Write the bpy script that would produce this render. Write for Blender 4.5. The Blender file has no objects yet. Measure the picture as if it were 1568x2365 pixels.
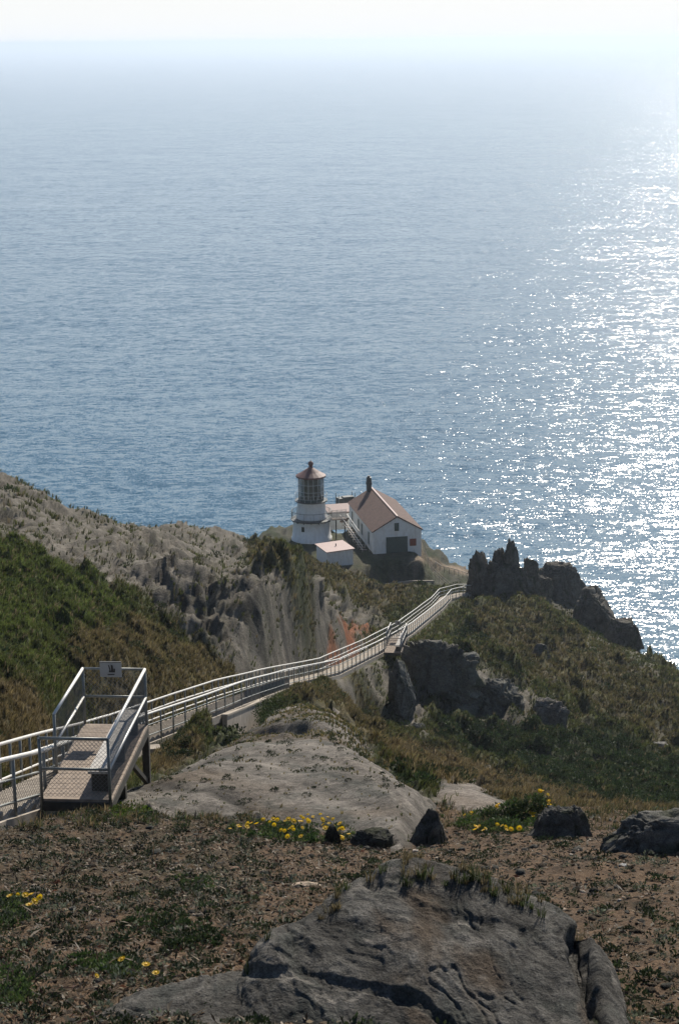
import bpy, math, random
import numpy as np
from mathutils import Matrix, Vector

R_ = math.radians
scene = bpy.context.scene
col = scene.collection
random.seed(7)
rng = np.random.default_rng(11)

# ------------------------------------------------------------------ camera
ZC = 140.0                      # eye height above the sea
PITCH, ROLL = 14.0, -0.6
FPX, CX, CY = 4372.0, 784.0, 1182.5     # 66.5 mm lens on a 24x36 frame, photograph measured 1568 px wide
cam_d = bpy.data.cameras.new("camera")
cam_d.sensor_fit = 'VERTICAL'
cam_d.sensor_height = 36.0
cam_d.lens = 66.55
cam_d.clip_start = 0.1
cam_d.clip_end = 120000.0
cam = bpy.data.objects.new("camera", cam_d)
CAMROT = Matrix.Rotation(R_(90 - PITCH), 3, 'X') @ Matrix.Rotation(R_(ROLL), 3, 'Z')
cam.matrix_world = Matrix.Translation((0, 0, ZC)) @ CAMROT.to_4x4()
col.objects.link(cam)
scene.camera = cam

# ------------------------------------------------------------------ sky, sun, exposure
SUN_AZ, SUN_EL = 15.4, 34.0
world = bpy.data.worlds.new("World")
scene.world = world
world.use_nodes = True
wn = world.node_tree.nodes
sky = wn.new('ShaderNodeTexSky')
sky.sky_type = 'NISHITA'
sky.sun_disc = False
sky.sun_elevation = R_(SUN_EL)
sky.sun_rotation = R_(SUN_AZ)
sky.altitude = 100
sky.air_density = 1.0
sky.dust_density = 0.3
sky.ozone_density = 2.2
wn['Background'].inputs['Strength'].default_value = 0.075
# sea air whitens the lowest part of the sky
wl = world.node_tree.links
w_tc = wn.new('ShaderNodeTexCoord'); w_sep = wn.new('ShaderNodeSeparateXYZ'); w_rmp = wn.new('ShaderNodeValToRGB'); w_mix = wn.new('ShaderNodeMix')
w_mix.data_type = 'RGBA'
for k, (p, v) in enumerate(((0.0, 1.0), (0.03, .85), (0.10, .3), (0.24, 0.0))):
    e = w_rmp.color_ramp.elements
    if k >= len(e): e.new(.5)
    e[k].position = p; e[k].color = (v, v, v, 1)
wl.new(w_tc.outputs['Generated'], w_sep.inputs[0]); wl.new(w_sep.outputs['Z'], w_rmp.inputs['Fac'])
wl.new(w_rmp.outputs['Color'], w_mix.inputs[0]); wl.new(sky.outputs[0], w_mix.inputs[6])
w_mix.inputs[7].default_value = (10.6, 10.8, 11.0, 1)
wl.new(w_mix.outputs[2], wn['Background'].inputs['Color'])

sun_d = bpy.data.lights.new("sun", 'SUN')
sun_d.energy = 5.0
sun_d.angle = R_(0.53)
sun_d.color = (1.0, 0.925, 0.81)
sun = bpy.data.objects.new("sun", sun_d)
SUN = Vector((math.sin(R_(SUN_AZ)) * math.cos(R_(SUN_EL)), math.cos(R_(SUN_AZ)) * math.cos(R_(SUN_EL)), math.sin(R_(SUN_EL))))
sun.rotation_euler = SUN.to_track_quat('Z', 'Y').to_euler()
sun.location = (30, 20, 220)
col.objects.link(sun)

scene.view_settings.view_transform = 'Standard'
scene.view_settings.look = 'None'
scene.view_settings.exposure = 0.27
scene.view_settings.gamma = 1.0
scene.render.engine = 'CYCLES'
scene.cycles.volume_bounces = 1
scene.cycles.max_bounces = 6
scene.cycles.use_denoising = True

# ------------------------------------------------------------------ measuring helpers
CM = np.array(CAMROT)
def ray(X, Y):
    X = np.asarray(X, float); Y = np.asarray(Y, float)
    d = np.stack([(X - CX) / FPX, (CY - Y) / FPX, -np.ones_like(X)], -1)
    return d @ CM.T
def at(X, Y, y):                # point on the sight line at forward distance y
    d = ray(X, Y)
    k = np.asarray(y, float) / d[..., 1]
    p = d * k[..., None]
    p[..., 2] += ZC
    return p
def at_z(X, Y, z):              # point on the sight line at height z (0 = the eye)
    d = ray(X, Y)
    k = z / d[..., 2]
    p = d * np.asarray(k)[..., None]
    p[..., 2] += ZC
    return p
def proj(P):
    q = (np.asarray(P, float) - [0, 0, ZC]) @ CM
    w = np.where(-q[..., 2] > 0.05, -q[..., 2], 0.05)
    return np.stack([CX + FPX * q[..., 0] / w, CY - FPX * q[..., 1] / w], -1)

# ------------------------------------------------------------------ noise
_perm = np.random.default_rng(3).permutation(256).astype(np.int32)
_perm = np.concatenate([_perm, _perm, _perm])
_g = np.random.default_rng(4).normal(size=(256, 3)).astype(np.float32)
_g /= np.linalg.norm(_g, axis=1, keepdims=True)
def pnoise(p):
    p = np.asarray(p, np.float32)
    i = np.floor(p).astype(np.int32)
    f = p - i
    i &= 255
    u = f * f * f * (f * (f * 6 - 15) + 10)
    out = None
    res = np.zeros(len(p), np.float32)
    for dx in (0, 1):
        a = _perm[i[:, 0] + dx]
        wx = u[:, 0] if dx else 1 - u[:, 0]
        for dy in (0, 1):
            b = _perm[a + i[:, 1] + dy]
            wy = u[:, 1] if dy else 1 - u[:, 1]
            for dz in (0, 1):
                g = _g[_perm[b + i[:, 2] + dz] & 255]
                wz = u[:, 2] if dz else 1 - u[:, 2]
                res += wx * wy * wz * (g[:, 0] * (f[:, 0] - dx) + g[:, 1] * (f[:, 1] - dy) + g[:, 2] * (f[:, 2] - dz))
    return res * 1.6
def fbm(p, o=4, gain=0.5, lac=2.03, ridged=False):
    p = np.asarray(p, np.float32)
    r = np.zeros(len(p), np.float32); a = 1.0; s = 0
    for k in range(o):
        n = pnoise(p + 17.3 * k)
        if ridged: n = 1 - 2 * np.abs(n)
        r += a * n; s += a; a *= gain; p = p * lac
    return r / s
def sstep(a, b, x):
    t = np.clip((x - a) / (b - a), 0, 1)
    return t * t * (3 - 2 * t)
def inpoly(poly, X, Y):
    poly = np.asarray(poly, float); c = np.zeros(X.shape, bool)
    n = len(poly)
    for k in range(n):
        x1, y1 = poly[k]; x2, y2 = poly[(k + 1) % n]
        if y1 == y2: continue
        c ^= ((y1 > Y) != (y2 > Y)) & (X < (x2 - x1) * (Y - y1) / (y2 - y1) + x1)
    return c

# ------------------------------------------------------------------ objects and labels
def tag(o, label=None, cat=None, group=None, kind=None):
    if label: o['label'] = label
    if cat: o['category'] = cat
    if group: o['group'] = group
    if kind: o['kind'] = kind
    return o
def empty(name, loc, rz=0.0):
    o = bpy.data.objects.new(name, None)
    o.empty_display_size = 0.3
    o.location = loc; o.rotation_euler = (0, 0, rz)
    col.objects.link(o)
    return o
def np_mesh(name, V, F, mats=(), smooth=True, matidx=None, colors=None):
    """V (n,3), F (m,k) one polygon size, or a list of such arrays"""
    Fs = F if isinstance(F, list) else [F]
    me = bpy.data.meshes.new(name)
    nv = len(V)
    loops = np.concatenate([f.reshape(-1) for f in Fs]).astype(np.int32)
    tot = np.concatenate([np.full(len(f), f.shape[1], np.int32) for f in Fs])
    st = np.zeros(len(tot), np.int32); st[1:] = np.cumsum(tot)[:-1]
    me.vertices.add(nv); me.vertices.foreach_set('co', np.asarray(V, np.float32).reshape(-1))
    me.loops.add(len(loops)); me.loops.foreach_set('vertex_index', loops)
    me.polygons.add(len(tot)); me.polygons.foreach_set('loop_start', st)
    me.polygons.foreach_set('loop_total', tot)
    if smooth: me.polygons.foreach_set('use_smooth', np.ones(len(tot), bool))
    for m in mats: me.materials.append(m)
    if matidx is not None: me.polygons.foreach_set('material_index', np.asarray(matidx, np.int32))
    if colors is not None:
        for cn, cv in colors.items():
            at_ = me.color_attributes.new(cn, 'FLOAT_COLOR', 'POINT')
            c4 = np.ones((nv, 4), np.float32); c4[:, :3] = cv
            at_.data.foreach_set('color', c4.reshape(-1))
    me.update(calc_edges=True); me.validate()
    return me
def link(name, me, parent=None):
    o = bpy.data.objects.new(name, me)
    if parent is not None: o.parent = parent
    col.objects.link(o)
    return o

class MB:
    """collects simple solids, then becomes one mesh object"""
    def __init__(s): s.v = []; s.f = []; s.m = []; s.mi = 0
    def add(s, vs, fs):
        b = len(s.v)
        s.v += [tuple(map(float, p)) for p in vs]
        s.f += [tuple(b + i for i in f) for f in fs]
        s.m += [s.mi] * len(fs)
    def box(s, c, size, rot=None):
        c = Vector(c); h = Vector(size) / 2
        vs = [Vector((x * h.x, y * h.y, z * h.z)) for x in (-1, 1) for y in (-1, 1) for z in (-1, 1)]
        if rot is not None: vs = [rot @ p for p in vs]
        s.add([p + c for p in vs], [(0, 1, 3, 2), (4, 6, 7, 5), (0, 4, 5, 1), (2, 3, 7, 6), (0, 2, 6, 4), (1, 5, 7, 3)])
    def beam(s, a, b, w, h, up=(0, 0, 1)):
        a = Vector(a); b = Vector(b); d = (b - a)
        L = d.length
        if L < 1e-6: return
        d /= L
        u = Vector(up)
        r = d.cross(u)
        if r.length < 1e-4: r = d.cross(Vector((1, 0, 0)))
        r.normalize(); u = r.cross(d)
        vs = []
        for p in (a, b):
            for x, y in ((-1, -1), (1, -1), (1, 1), (-1, 1)):
                vs.append(p + r * (x * w / 2) + u * (y * h / 2))
        s.add(vs, [(3, 2, 1, 0), (4, 5, 6, 7), (0, 1, 5, 4), (1, 2, 6, 5), (2, 3, 7, 6), (3, 0, 4, 7)])
    def tube(s, pts, r, n=8, caps=True):
        pts = [Vector(p) for p in pts]
        rings = []
        for i, p in enumerate(pts):
            d = (pts[min(i + 1, len(pts) - 1)] - pts[max(i - 1, 0)]).normalized()
            u = Vector((0, 0, 1)) if abs(d.z) < 0.95 else Vector((1, 0, 0))
            a = d.cross(u).normalized(); b = a.cross(d)
            rr = r[i] if isinstance(r, (list, tuple)) else r
            rings.append([p + a * (rr * math.cos(2 * math.pi * k / n)) + b * (rr * math.sin(2 * math.pi * k / n)) for k in range(n)])
        vs = [q for g in rings for q in g]
        fs = []
        for i in range(len(pts) - 1):
            for k in range(n):
                k2 = (k + 1) % n
                fs.append((i * n + k, i * n + k2, (i + 1) * n + k2, (i + 1) * n + k))
        if caps:
            fs.append(tuple(range(n))[::-1]); fs.append(tuple((len(pts) - 1) * n + k for k in range(n)))
        s.add(vs, fs)
    def lathe(s, prof, n=32, c=(0, 0, 0), a0=0.0, a1=2 * math.pi):
        full = abs(a1 - a0 - 2 * math.pi) < 1e-6
        m = n if full else n + 1
        vs = []; fs = []
        for r, z in prof:
            for k in range(m):
                t = a0 + (a1 - a0) * k / n
                vs.append((c[0] + r * math.cos(t), c[1] + r * math.sin(t), c[2] + z))
        for i in range(len(prof) - 1):
            for k in range(n):
                k2 = (k + 1) % m
                fs.append((i * m + k, i * m + k2, (i + 1) * m + k2, (i + 1) * m + k))
        s.add(vs, fs)
    def poly(s, vs): s.add(vs, [tuple(range(len(vs)))])
    def prism(s, base, off):
        base = [Vector(p) for p in base]; off = Vector(off); n = len(base)
        s.add(base + [p + off for p in base], [tuple(range(n))[::-1], tuple(range(n, 2 * n))] +
              [(k, (k + 1) % n, n + (k + 1) % n, n + k) for k in range(n)])
    def build(s, name, mat, parent=None, smooth=False, loc=None):
        me = bpy.data.meshes.new(name)
        me.from_pydata(s.v, [], s.f)
        for m in (mat if isinstance(mat, (list, tuple)) else [mat]): me.materials.append(m)
        if any(s.m): me.polygons.foreach_set('material_index', s.m)
        if smooth: me.polygons.foreach_set('use_smooth', [True] * len(me.polygons))
        me.update()
        o = link(name, me, parent)
        if loc is not None: o.location = loc
        return o

# ------------------------------------------------------------------ materials
def new_mat(name):
    m = bpy.data.materials.new(name); m.use_nodes = True
    nt = m.node_tree
    b = nt.nodes['Principled BSDF']
    return m, nt, b
def nd(nt, t, **kw):
    n = nt.nodes.new(t)
    for k, v in kw.items():
        if k in n.inputs.keys(): n.inputs[k].default_value = v
        else: setattr(n, k, v)
    return n
def noise_node(nt, vec, scale, detail=4, rough=0.55, dist=0.0):
    n = nd(nt, 'ShaderNodeTexNoise')
    n.inputs['Scale'].default_value = scale; n.inputs['Detail'].default_value = detail
    n.inputs['Roughness'].default_value = rough; n.inputs['Distortion'].default_value = dist
    if vec is not None: nt.links.new(vec, n.inputs['Vector'])
    return n
def ramp(nt, fac, stops):
    r = nd(nt, 'ShaderNodeValToRGB')
    e = r.color_ramp.elements
    while len(e) < len(stops): e.new(0.5)
    for k, (p, c) in enumerate(stops):
        e[k].position = p; e[k].color = (c[0], c[1], c[2], 1) if isinstance(c, (tuple, list)) else (c, c, c, 1)
    nt.links.new(fac, r.inputs['Fac'])
    return r
def mixc(nt, fac, a, b, mode='MIX'):
    m = nd(nt, 'ShaderNodeMix'); m.data_type = 'RGBA'; m.blend_type = mode
    for sock, val in ((m.inputs[0], fac), (m.inputs[6], a), (m.inputs[7], b)):
        if hasattr(val, 'links'): nt.links.new(val, sock)
        elif isinstance(val, (tuple, list)): sock.default_value = (*val, 1) if len(val) == 3 else val
        else: sock.default_value = val
    return m.outputs[2]
def simple(name, colr, rough=0.6, metal=0.0, var=0.25, scale=6.0, bump=0.0, spec=0.5, stain_or_shade=None):
    m, nt, b = new_mat(name)
    geo = nd(nt, 'ShaderNodeNewGeometry')
    n = noise_node(nt, geo.outputs['Position'], scale, 6, 0.6)
    lo = tuple(c * (1 - var) for c in colr); hi = tuple(min(1, c * (1 + var)) for c in colr)
    r = ramp(nt, n.outputs['Fac'], [(0.3, lo), (0.7, hi)])
    out = r.outputs['Color']
    if stain_or_shade is not None:
        mp = nd(nt, 'ShaderNodeMapping'); mp.inputs['Scale'].default_value = (1, 1, 0.25)
        nt.links.new(geo.outputs['Position'], mp.inputs['Vector'])
        n2 = noise_node(nt, mp.outputs[0], scale * 0.7, 5, 0.65)
        r2 = ramp(nt, n2.outputs['Fac'], [(0.5, 0.0), (0.72, 0.6)])
        out = mixc(nt, r2.outputs['Color'], out, stain_or_shade)
    nt.links.new(out, b.inputs['Base Color'])
    b.inputs['Roughness'].default_value = rough; b.inputs['Metallic'].default_value = metal
    b.inputs['Specular IOR Level'].default_value = spec
    if bump:
        bp = nd(nt, 'ShaderNodeBump'); bp.inputs['Strength'].default_value = bump; bp.inputs['Distance'].default_value = 0.02
        nt.links.new(n.outputs['Fac'], bp.inputs['Height']); nt.links.new(bp.outputs[0], b.inputs['Normal'])
    return m
# ================================================================== THE LAND
# the stairway's near edge: photograph point of the hand rail, forward distance; rail is 1.09 m above the tread
RAIL_H = 1.09
_st = [(-60,1772,27.5), (0,1755.7,28.9), (98,1733,30.9), (337,1651,61.4), (475,1604,69.5), (563,1573,76.7),
       (655,1548,94.1), (783,1522,113.5), (883,1476,131.3), (952,1437,153.5), (1024,1381,182.7), (1042,1361,189.7), (1080,1352,197.3), (1125,1352,203.1)]
STN = np.array([at(a, b, c) - [0, 0, RAIL_H] for a, b, c in _st])
STW = 1.25
def _offset(P, w):
    t = np.zeros((len(P), 2))
    for i in range(len(P)):
        a = P[max(i - 1, 0), :2]; b = P[min(i + 1, len(P) - 1), :2]
        d = b - a; d /= np.linalg.norm(d); t[i] = [-d[1], d[0]]
    Q = P.copy(); Q[:, :2] += t * w
    return Q
STF = _offset(STN, STW)
STC = _offset(STN, STW / 2)

_cp = [
 # foreground slope
 (-300,2365,12.1),(0,2365,12.1),(400,2365,11.9),(784,2365,12.1),(1200,2365,12.5),(1568,2365,12.5),(1900,2365,12.5),
 (0,2200,15.3),(784,2200,15.2),(1568,2200,15.4),(-300,2200,15.4),(1900,2200,15.6),
 (0,2050,19.9),(784,2050,19.6),(1568,2050,19.8),(1900,2050,20.1),(-300,2050,19.9),
 (0,1950,24.5),(500,1950,24.8),(930,1960,25.3),(1300,1950,25.6),(1568,1950,23.8),(1900,1960,23.9),(-300,1950,24.9),
 (0,1880,28.6),(250,1880,29.1),(250,1850,31.5),(1400,1905,28.7),(1568,1905,27.4),(1800,1910,26.4),(1180,1890,30.2),
 # middle rock mound
 (700,1640,50.3),(600,1660,49.4),(540,1700,47.6),(480,1760,41.3),(400,1830,33.8),(330,1850,32.4),(650,1750,41.1),(650,1850,32.5),(800,1850,32.2),
 (930,1900,28.8),(830,1700,42.9),(760,1660,48.2),(900,1780,36.7),(1000,1850,31.9),(1080,1835,33.8),
 # behind it
 (560,1690,60.2),(620,1650,66.5),(420,1770,46.3),(330,1800,40.8),(900,1870,53.3),(1050,1930,49.4),(780,1760,65.8),(1000,1850,65.2),(1150,1890,54),
 (700,1600,83.8),(760,1620,93.2),(850,1680,96.9),(900,1720,95.6),(1000,1760,94.4),(1100,1800,86.1),(1250,1850,75.6),(1400,1885,67.1),(1568,1905,65.9),(1900,1900,65.3),
 (950,1690,113.5),(1050,1720,117),(1150,1690,120.2),(1300,1720,116.1),(1450,1780,106.9),(1568,1800,101.1),
 (880,1560,125.8),(950,1540,128.8),(1000,1527,130.8),(1100,1530,134.8),(1200,1560,136.3),(1230,1600,133.1),(1300,1650,132.9),(1400,1700,128.3),(1568,1750,117),(1900,1750,115.9),
 # right hillside
 (1000,1480,146.2),(1100,1450,168),(1200,1450,173.3),(1200,1500,159.3),(1300,1550,155.1),(1400,1600,149.8),(1500,1650,142),(1568,1680,136.7),(1800,1700,135.6),
 (1100,1390,192.3),(1150,1372,200.8),(1240,1385,200.1),(1330,1440,192.2),(1430,1510,182.7),(1500,1555,176.2),(1568,1600,169.6),(1800,1680,157),
 (1250,1305,230),(1340,1355,226.8),(1390,1403,220.7),(1440,1482,211.4),(1490,1520,207),(1568,1567,201.1),(1700,1640,187.7),
 (1300,1395,214.5),(1390,1470,205.5),
 # left slope and rock ridge
 (0,1230,98.6),(0,1300,84.2),(0,1400,72.1),(0,1500,59.7),(0,1600,49.3),(0,1680,41.8),
 (200,1230,107.7),(200,1300,93.7),(200,1400,79.9),(200,1500,67.9),(200,1600,56.6),(400,1500,82.7),(400,1570,73.7),(300,1610,62.1),(500,1545,84.3),(100,1680,43.8),
 (400,1310,99.5),(500,1335,98.5),(640,1340,102),(740,1395,114),(800,1420,126.5),(400,1450,94.1),(500,1500,93.5),(560,1535,92.9),(640,1540,97.3),(740,1515,109.6),
 (0,1090,124.5),(200,1163,140.8),(300,1198,153.4),(400,1222,170.1),(500,1238,195.3),(575,1256,220.9),(-200,1030,117.3),(-400,980,114.8),(-300,1300,77.7),(-300,1500,52.1),(-300,1650,39.1),
 (400,1260,132.6),(500,1290,137),(600,1300,151.8),(700,1350,150.8),(800,1370,164.2),(880,1395,176),(940,1375,192.9),
 (600,1275,219.3),(680,1300,217.8),(740,1312,217.1),(850,1330,214.6),(940,1352,208.3),
 (400,1297,106),(500,1322,106),(570,1325,107),(640,1326,110),(740,1380,121),(300,1290,101),(450,1290,115),(560,1300,122),
 # lighthouse point
 (640,1215,257.1),(595,1243,247.9),(620,1228,252.4),
]
_xyz = [  # beyond the crests: the cliffs down to the sea
 (-41.3,180.1,-49.1),(-38.5,220.4,-75.9),(-29.3,244.1,-81.2),(-22.8,281.4,-95.1),(-14.4,311.1,-102.2),(0.1,333.6,-110.9),(12.5,330.7,-111.1),(23,315.3,-107.1),(33.9,297.2,-108.6),(45.5,280.4,-113.3),(55.8,259.4,-116.8),
 (56.9,226,-107),(55.9,182.3,-87.1),(54.3,146.5,-74.7),(50.2,112.1,-60.3),(47.4,77.5,-46.3),(-68.2,233.6,-98),(-88.3,177.6,-81.7),(-81.5,122.6,-49.9),(-52.9,86.9,-31.4),
 (-107.1,328,-179.7),(-66,363.5,-168.5),(-20.9,403.2,-161.7),(21.2,411.5,-161.1),(65.9,380.2,-167.7),(107.9,330.8,-183.1),(117.7,258.7,-181.5),(113.3,172.9,-136),(-152.4,242.9,-179.5),
 (0,2.2,-4.1),(-11.3,2.6,-4.9),(11.3,2.6,-4.8),(0,-7.8,-1.8),(15.6,-7.8,-1.8),(-15.6,-7.8,-1.8),(30.5,31.2,-17.9),(-19.6,27,-13.6),
 (3.6,226,-66.8),(8.8,223.8,-65.8),(6.2,209.9,-62.1),(-9.7,238.9,-65.5),(13.9,249.6,-67.9),(16.6,242.1,-69.8),(18.2,228.7,-67.7),(14.5,261.5,-72.9),(12.4,279.4,-79.5),(0,274.9,-72.6),(-8.2,270.3,-70.5),
]
P1 = np.array([at(a, b, c) for a, b, c in _cp])
P2 = np.array(_xyz, float); P2[:, 2] += ZC
P3 = STC[1:-1] - [0, 0, .15]
CPT = np.concatenate([P1, P2, P3])
def _uv(x, y): return np.stack([x / (y * .5 + 12) * 1.35, np.log(y * .5 + 12)], -1)
def _z0(y): return ZC - 4.0 - 0.27 * y
def _phi(r2): return 0.5 * r2 * np.log(np.maximum(r2, 1e-12))
_q = _uv(CPT[:, 0], CPT[:, 1])
_h = (CPT[:, 2] - _z0(CPT[:, 1])) / (CPT[:, 1] * .5 + 12)
_n = len(_q)
_A = np.zeros((_n + 3, _n + 3))
_A[:_n, :_n] = _phi(((_q[:, None] - _q[None]) ** 2).sum(-1)) + np.eye(_n) * 2e-5
_A[:_n, _n] = 1; _A[:_n, _n + 1:] = _q; _A[_n:, :_n] = _A[:_n, _n:].T
_w = np.linalg.solve(_A, np.concatenate([_h, np.zeros(3)]))
def base_h(x, y):
    x = np.asarray(x, float).ravel(); y = np.asarray(y, float).ravel()
    out = np.empty(len(x))
    for s in range(0, len(x), 40000):
        q = _uv(x[s:s + 40000], y[s:s + 40000])
        r2 = ((q ** 2).sum(1)[:, None] + (_q ** 2).sum(1)[None] - 2 * q @ _q.T)
        h = _phi(np.maximum(r2, 0)) @ _w[:_n] + _w[_n] + q @ _w[_n + 1:]
        out[s:s + 40000] = h * (y[s:s + 40000] * .5 + 12) + _z0(y[s:s + 40000])
    return out
def stair_dist(x, y, P=None):
    P = STC if P is None else P
    bd = np.full(len(x), 1e9); bz = np.zeros(len(x))
    for i in range(len(P) - 1):
        a, b = P[i], P[i + 1]; d = b[:2] - a[:2]; L2 = d @ d
        t = np.clip(((x - a[0]) * d[0] + (y - a[1]) * d[1]) / L2, 0, 1)
        dd = np.hypot(x - a[0] - t * d[0], y - a[1] - t * d[1])
        k = dd < bd
        bd[k] = dd[k]; bz[k] = (a[2] + t * (b[2] - a[2]))[k]
    return bd, bz

# the terrace the buildings stand on, in plan
def terrace_w(x, y):
    n = fbm(np.stack([np.asarray(x) * .35, np.asarray(y) * .35, np.zeros(len(x)) + 2.5], -1), 3)
    yb = 252.0 + 6.5 * sstep(0, 3, x) - 4 * sstep(8, 11, x) - .4 * np.maximum(-x - 5, 0) ** 1.5
    yf = 230 + 4.5 * sstep(2, 6, x)
    e = np.maximum(np.abs((x - 1.3) / 10.0), np.where(y > 244, (y - 244) / np.maximum(yb - 244, 1), (244 - y) / (244 - yf)))
    return 1 - sstep(0.84, 1.12, e + .16 * n)
TERR_Z = ZC - 65.45

# ground grid: fine near the path's head, coarser with distance
NR, NCOL = 1180, 640
vv = np.linspace(np.log(1.5), np.log(190.0), NR)
yy = (np.exp(vv) - 6.0) * 2
tt = np.concatenate([np.linspace(-1.05, -0.46, 50)[:-1], np.linspace(-0.46, 0.5, NCOL - 90), np.linspace(0.5, 1.1, 42)[1:]])
NCOL = len(tt)
GX = (tt[None] * (yy[:, None] * .5 + 6)); GY = np.repeat(yy[:, None], NCOL, 1)
# evaluate the smooth base on a coarser grid, then resample
rs = np.linspace(0, NR - 1, 300).astype(int); cs = np.linspace(0, NCOL - 1, 200).astype(int)
bz = base_h(GX[np.ix_(rs, cs)], GY[np.ix_(rs, cs)]).reshape(len(rs), len(cs))
tmp = np.stack([np.interp(np.arange(NCOL), cs, bz[i]) for i in range(len(rs))])
GZ = np.stack([np.interp(np.arange(NR), rs, tmp[:, j]) for j in range(NCOL)], 1)
gx, gy, gz = GX.ravel(), GY.ravel(), GZ.ravel()
sd, sz = stair_dist(gx, gy)
w = terrace_w(gx, gy); gz = gz * (1 - w) + TERR_Z * w
SMOOTH_Z = gz.copy()

# ---- ground cover, from outlines walked on the land (measured on the photograph, then fixed to the ground)
uvp = proj(np.stack([gx, gy, gz], -1))
PX, PY = uvp[:, 0], uvp[:, 1]
pw = np.stack([gx, gy, gz], -1)
gyn = gy * .5
sc = (gyn + 6)                                  # scale of what can be seen there
n_big = fbm(pw * 0.22, 4)
n_mid = fbm(pw * 0.9, 4)
ln = np.stack([gx / sc * 60, np.log(np.maximum(gyn, -5) + 6) * 60, gz * 0 + 3], -1)
n_loc = fbm(ln * 1.0, 4); n_loc2 = fbm(ln * 1.0 + 50, 4)
WX, WY = PX + 34 * n_loc, PY + 26 * n_loc2
front = gy > 2
def area(poly, soft=None): return (inpoly(poly, WX, WY) & front).astype(float)
A_rockL = area([(-300,1000),(0,1070),(100,1090),(230,1150),(400,1200),(480,1215),(590,1240),(650,1290),(740,1335),(850,1385),(900,1425),(860,1450),(800,1490),(740,1530),(600,1545),(520,1535),(470,1490),(400,1440),(330,1370),(240,1330),(170,1300),(120,1290),(60,1240),(0,1250),(-300,1200)])
A_vegS = area([(570,1235),(650,1285),(740,1300),(860,1320),(950,1350),(960,1390),(900,1420),(850,1385),(740,1345),(640,1312),(570,1280)])
A_soil = area([(-400,1865),(200,1862),(300,1885),(500,1905),(800,1935),(930,1962),(1050,1925),(1400,1905),(2000,1900),(2000,2700),(-400,2700)])
A_mound = area([(240,1868),(330,1815),(420,1785),(480,1745),(560,1700),(620,1655),(700,1632),(780,1645),(830,1700),(870,1760),(940,1820),(1010,1865),(960,1925),(930,1965),(830,1935),(600,1895),(400,1885)])
A_rockR = area([(980,1792),(1040,1805),(1100,1805),(1170,1845),(1195,1875),(1100,1880),(1020,1855)])
A_mid = area([(830,1540),(900,1540),(1000,1515),(1090,1520),(1220,1565),(1240,1610),(1310,1690),(1230,1670),(1100,1650),(1000,1640),(950,1690),(890,1640),(820,1620),(800,1585)])
A_spur = area([(1060,1230),(1250,1290),(1340,1345),(1395,1400),(1445,1480),(1500,1530),(1420,1515),(1330,1445),(1240,1385),(1150,1370),(1080,1360)])
A_sandy = (inpoly([(985,1284),(1085,1318),(1085,1334),(1000,1297),(950,1296),(950,1289)], PX, PY) & (gy > 195)).astype(float)
A_cushion = area([(240,1870),(260,1852),(330,1848),(350,1862),(320,1890),(250,1888)])
D_left = area([(150,1480),(330,1440),(420,1500),(580,1540),(420,1600),(180,1580)]) * .8 + area([(-200,1570),(170,1590),(150,1700),(-200,1720)])
D_right = area([(860,1720),(1000,1730),(1150,1780),(1350,1840),(1600,1900),(1400,1900),(1150,1850),(950,1790)]) + area([(640,1580),(760,1570),(900,1700),(860,1720),(740,1650)]) * .7
D_hill = area([(1080,1400),(1200,1390),(1568,1600),(1568,1740),(1300,1600),(1100,1480)]) * .45 + area([(330,1700),(450,1700),(480,1740),(380,1800),(330,1800)])
G_left = area([(-200,1270),(60,1250),(240,1340),(330,1400),(180,1480),(-200,1500)]) + area([(-100,1480),(160,1500),(220,1560),(-100,1560)]) * .6
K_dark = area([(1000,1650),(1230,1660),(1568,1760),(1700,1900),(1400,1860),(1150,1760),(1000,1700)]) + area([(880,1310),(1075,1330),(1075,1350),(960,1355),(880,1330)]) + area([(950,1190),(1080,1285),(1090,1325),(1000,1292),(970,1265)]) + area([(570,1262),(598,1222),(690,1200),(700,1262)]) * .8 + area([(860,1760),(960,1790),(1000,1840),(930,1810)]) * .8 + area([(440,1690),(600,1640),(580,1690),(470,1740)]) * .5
def blur_rows(a, k=2):
    A = a.reshape(NR, NCOL)
    for _ in range(k):
        A = (np.roll(A, 1, 0) + np.roll(A, -1, 0) + np.roll(A, 1, 1) + np.roll(A, -1, 1) + 2 * A) / 6
    return A.ravel()
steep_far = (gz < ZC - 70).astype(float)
streak = fbm(np.stack([gx * .55 + gyn * .35, gyn * .9 - gx * .35, gz * 2.2], -1) * .55, 5)
streaky = sstep(0.08, 0.26, streak) * (gyn > 45) * (gx > 2)
rock = np.clip(A_rockL - A_vegS, 0, 1)
rock = np.maximum(rock, A_mound); rock = np.maximum(rock, A_rockR); rock = np.maximum(rock, A_mid * sstep(-.25, 0, n_loc2))
rock = np.maximum(rock, A_spur * .8); rock = np.maximum(rock, streaky * (1 - A_sandy) * .8)
rock = np.maximum(rock, (A_vegS * sstep(0.1, .3, n_loc)))
rock = np.maximum(rock, steep_far)
rock = np.maximum(rock, .75 * (gy > 205) * sstep(-.12, .12, n_loc2 + .5 * n_mid) * (1 - A_sandy))
rock = rock * (1 - A_cushion)
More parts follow.
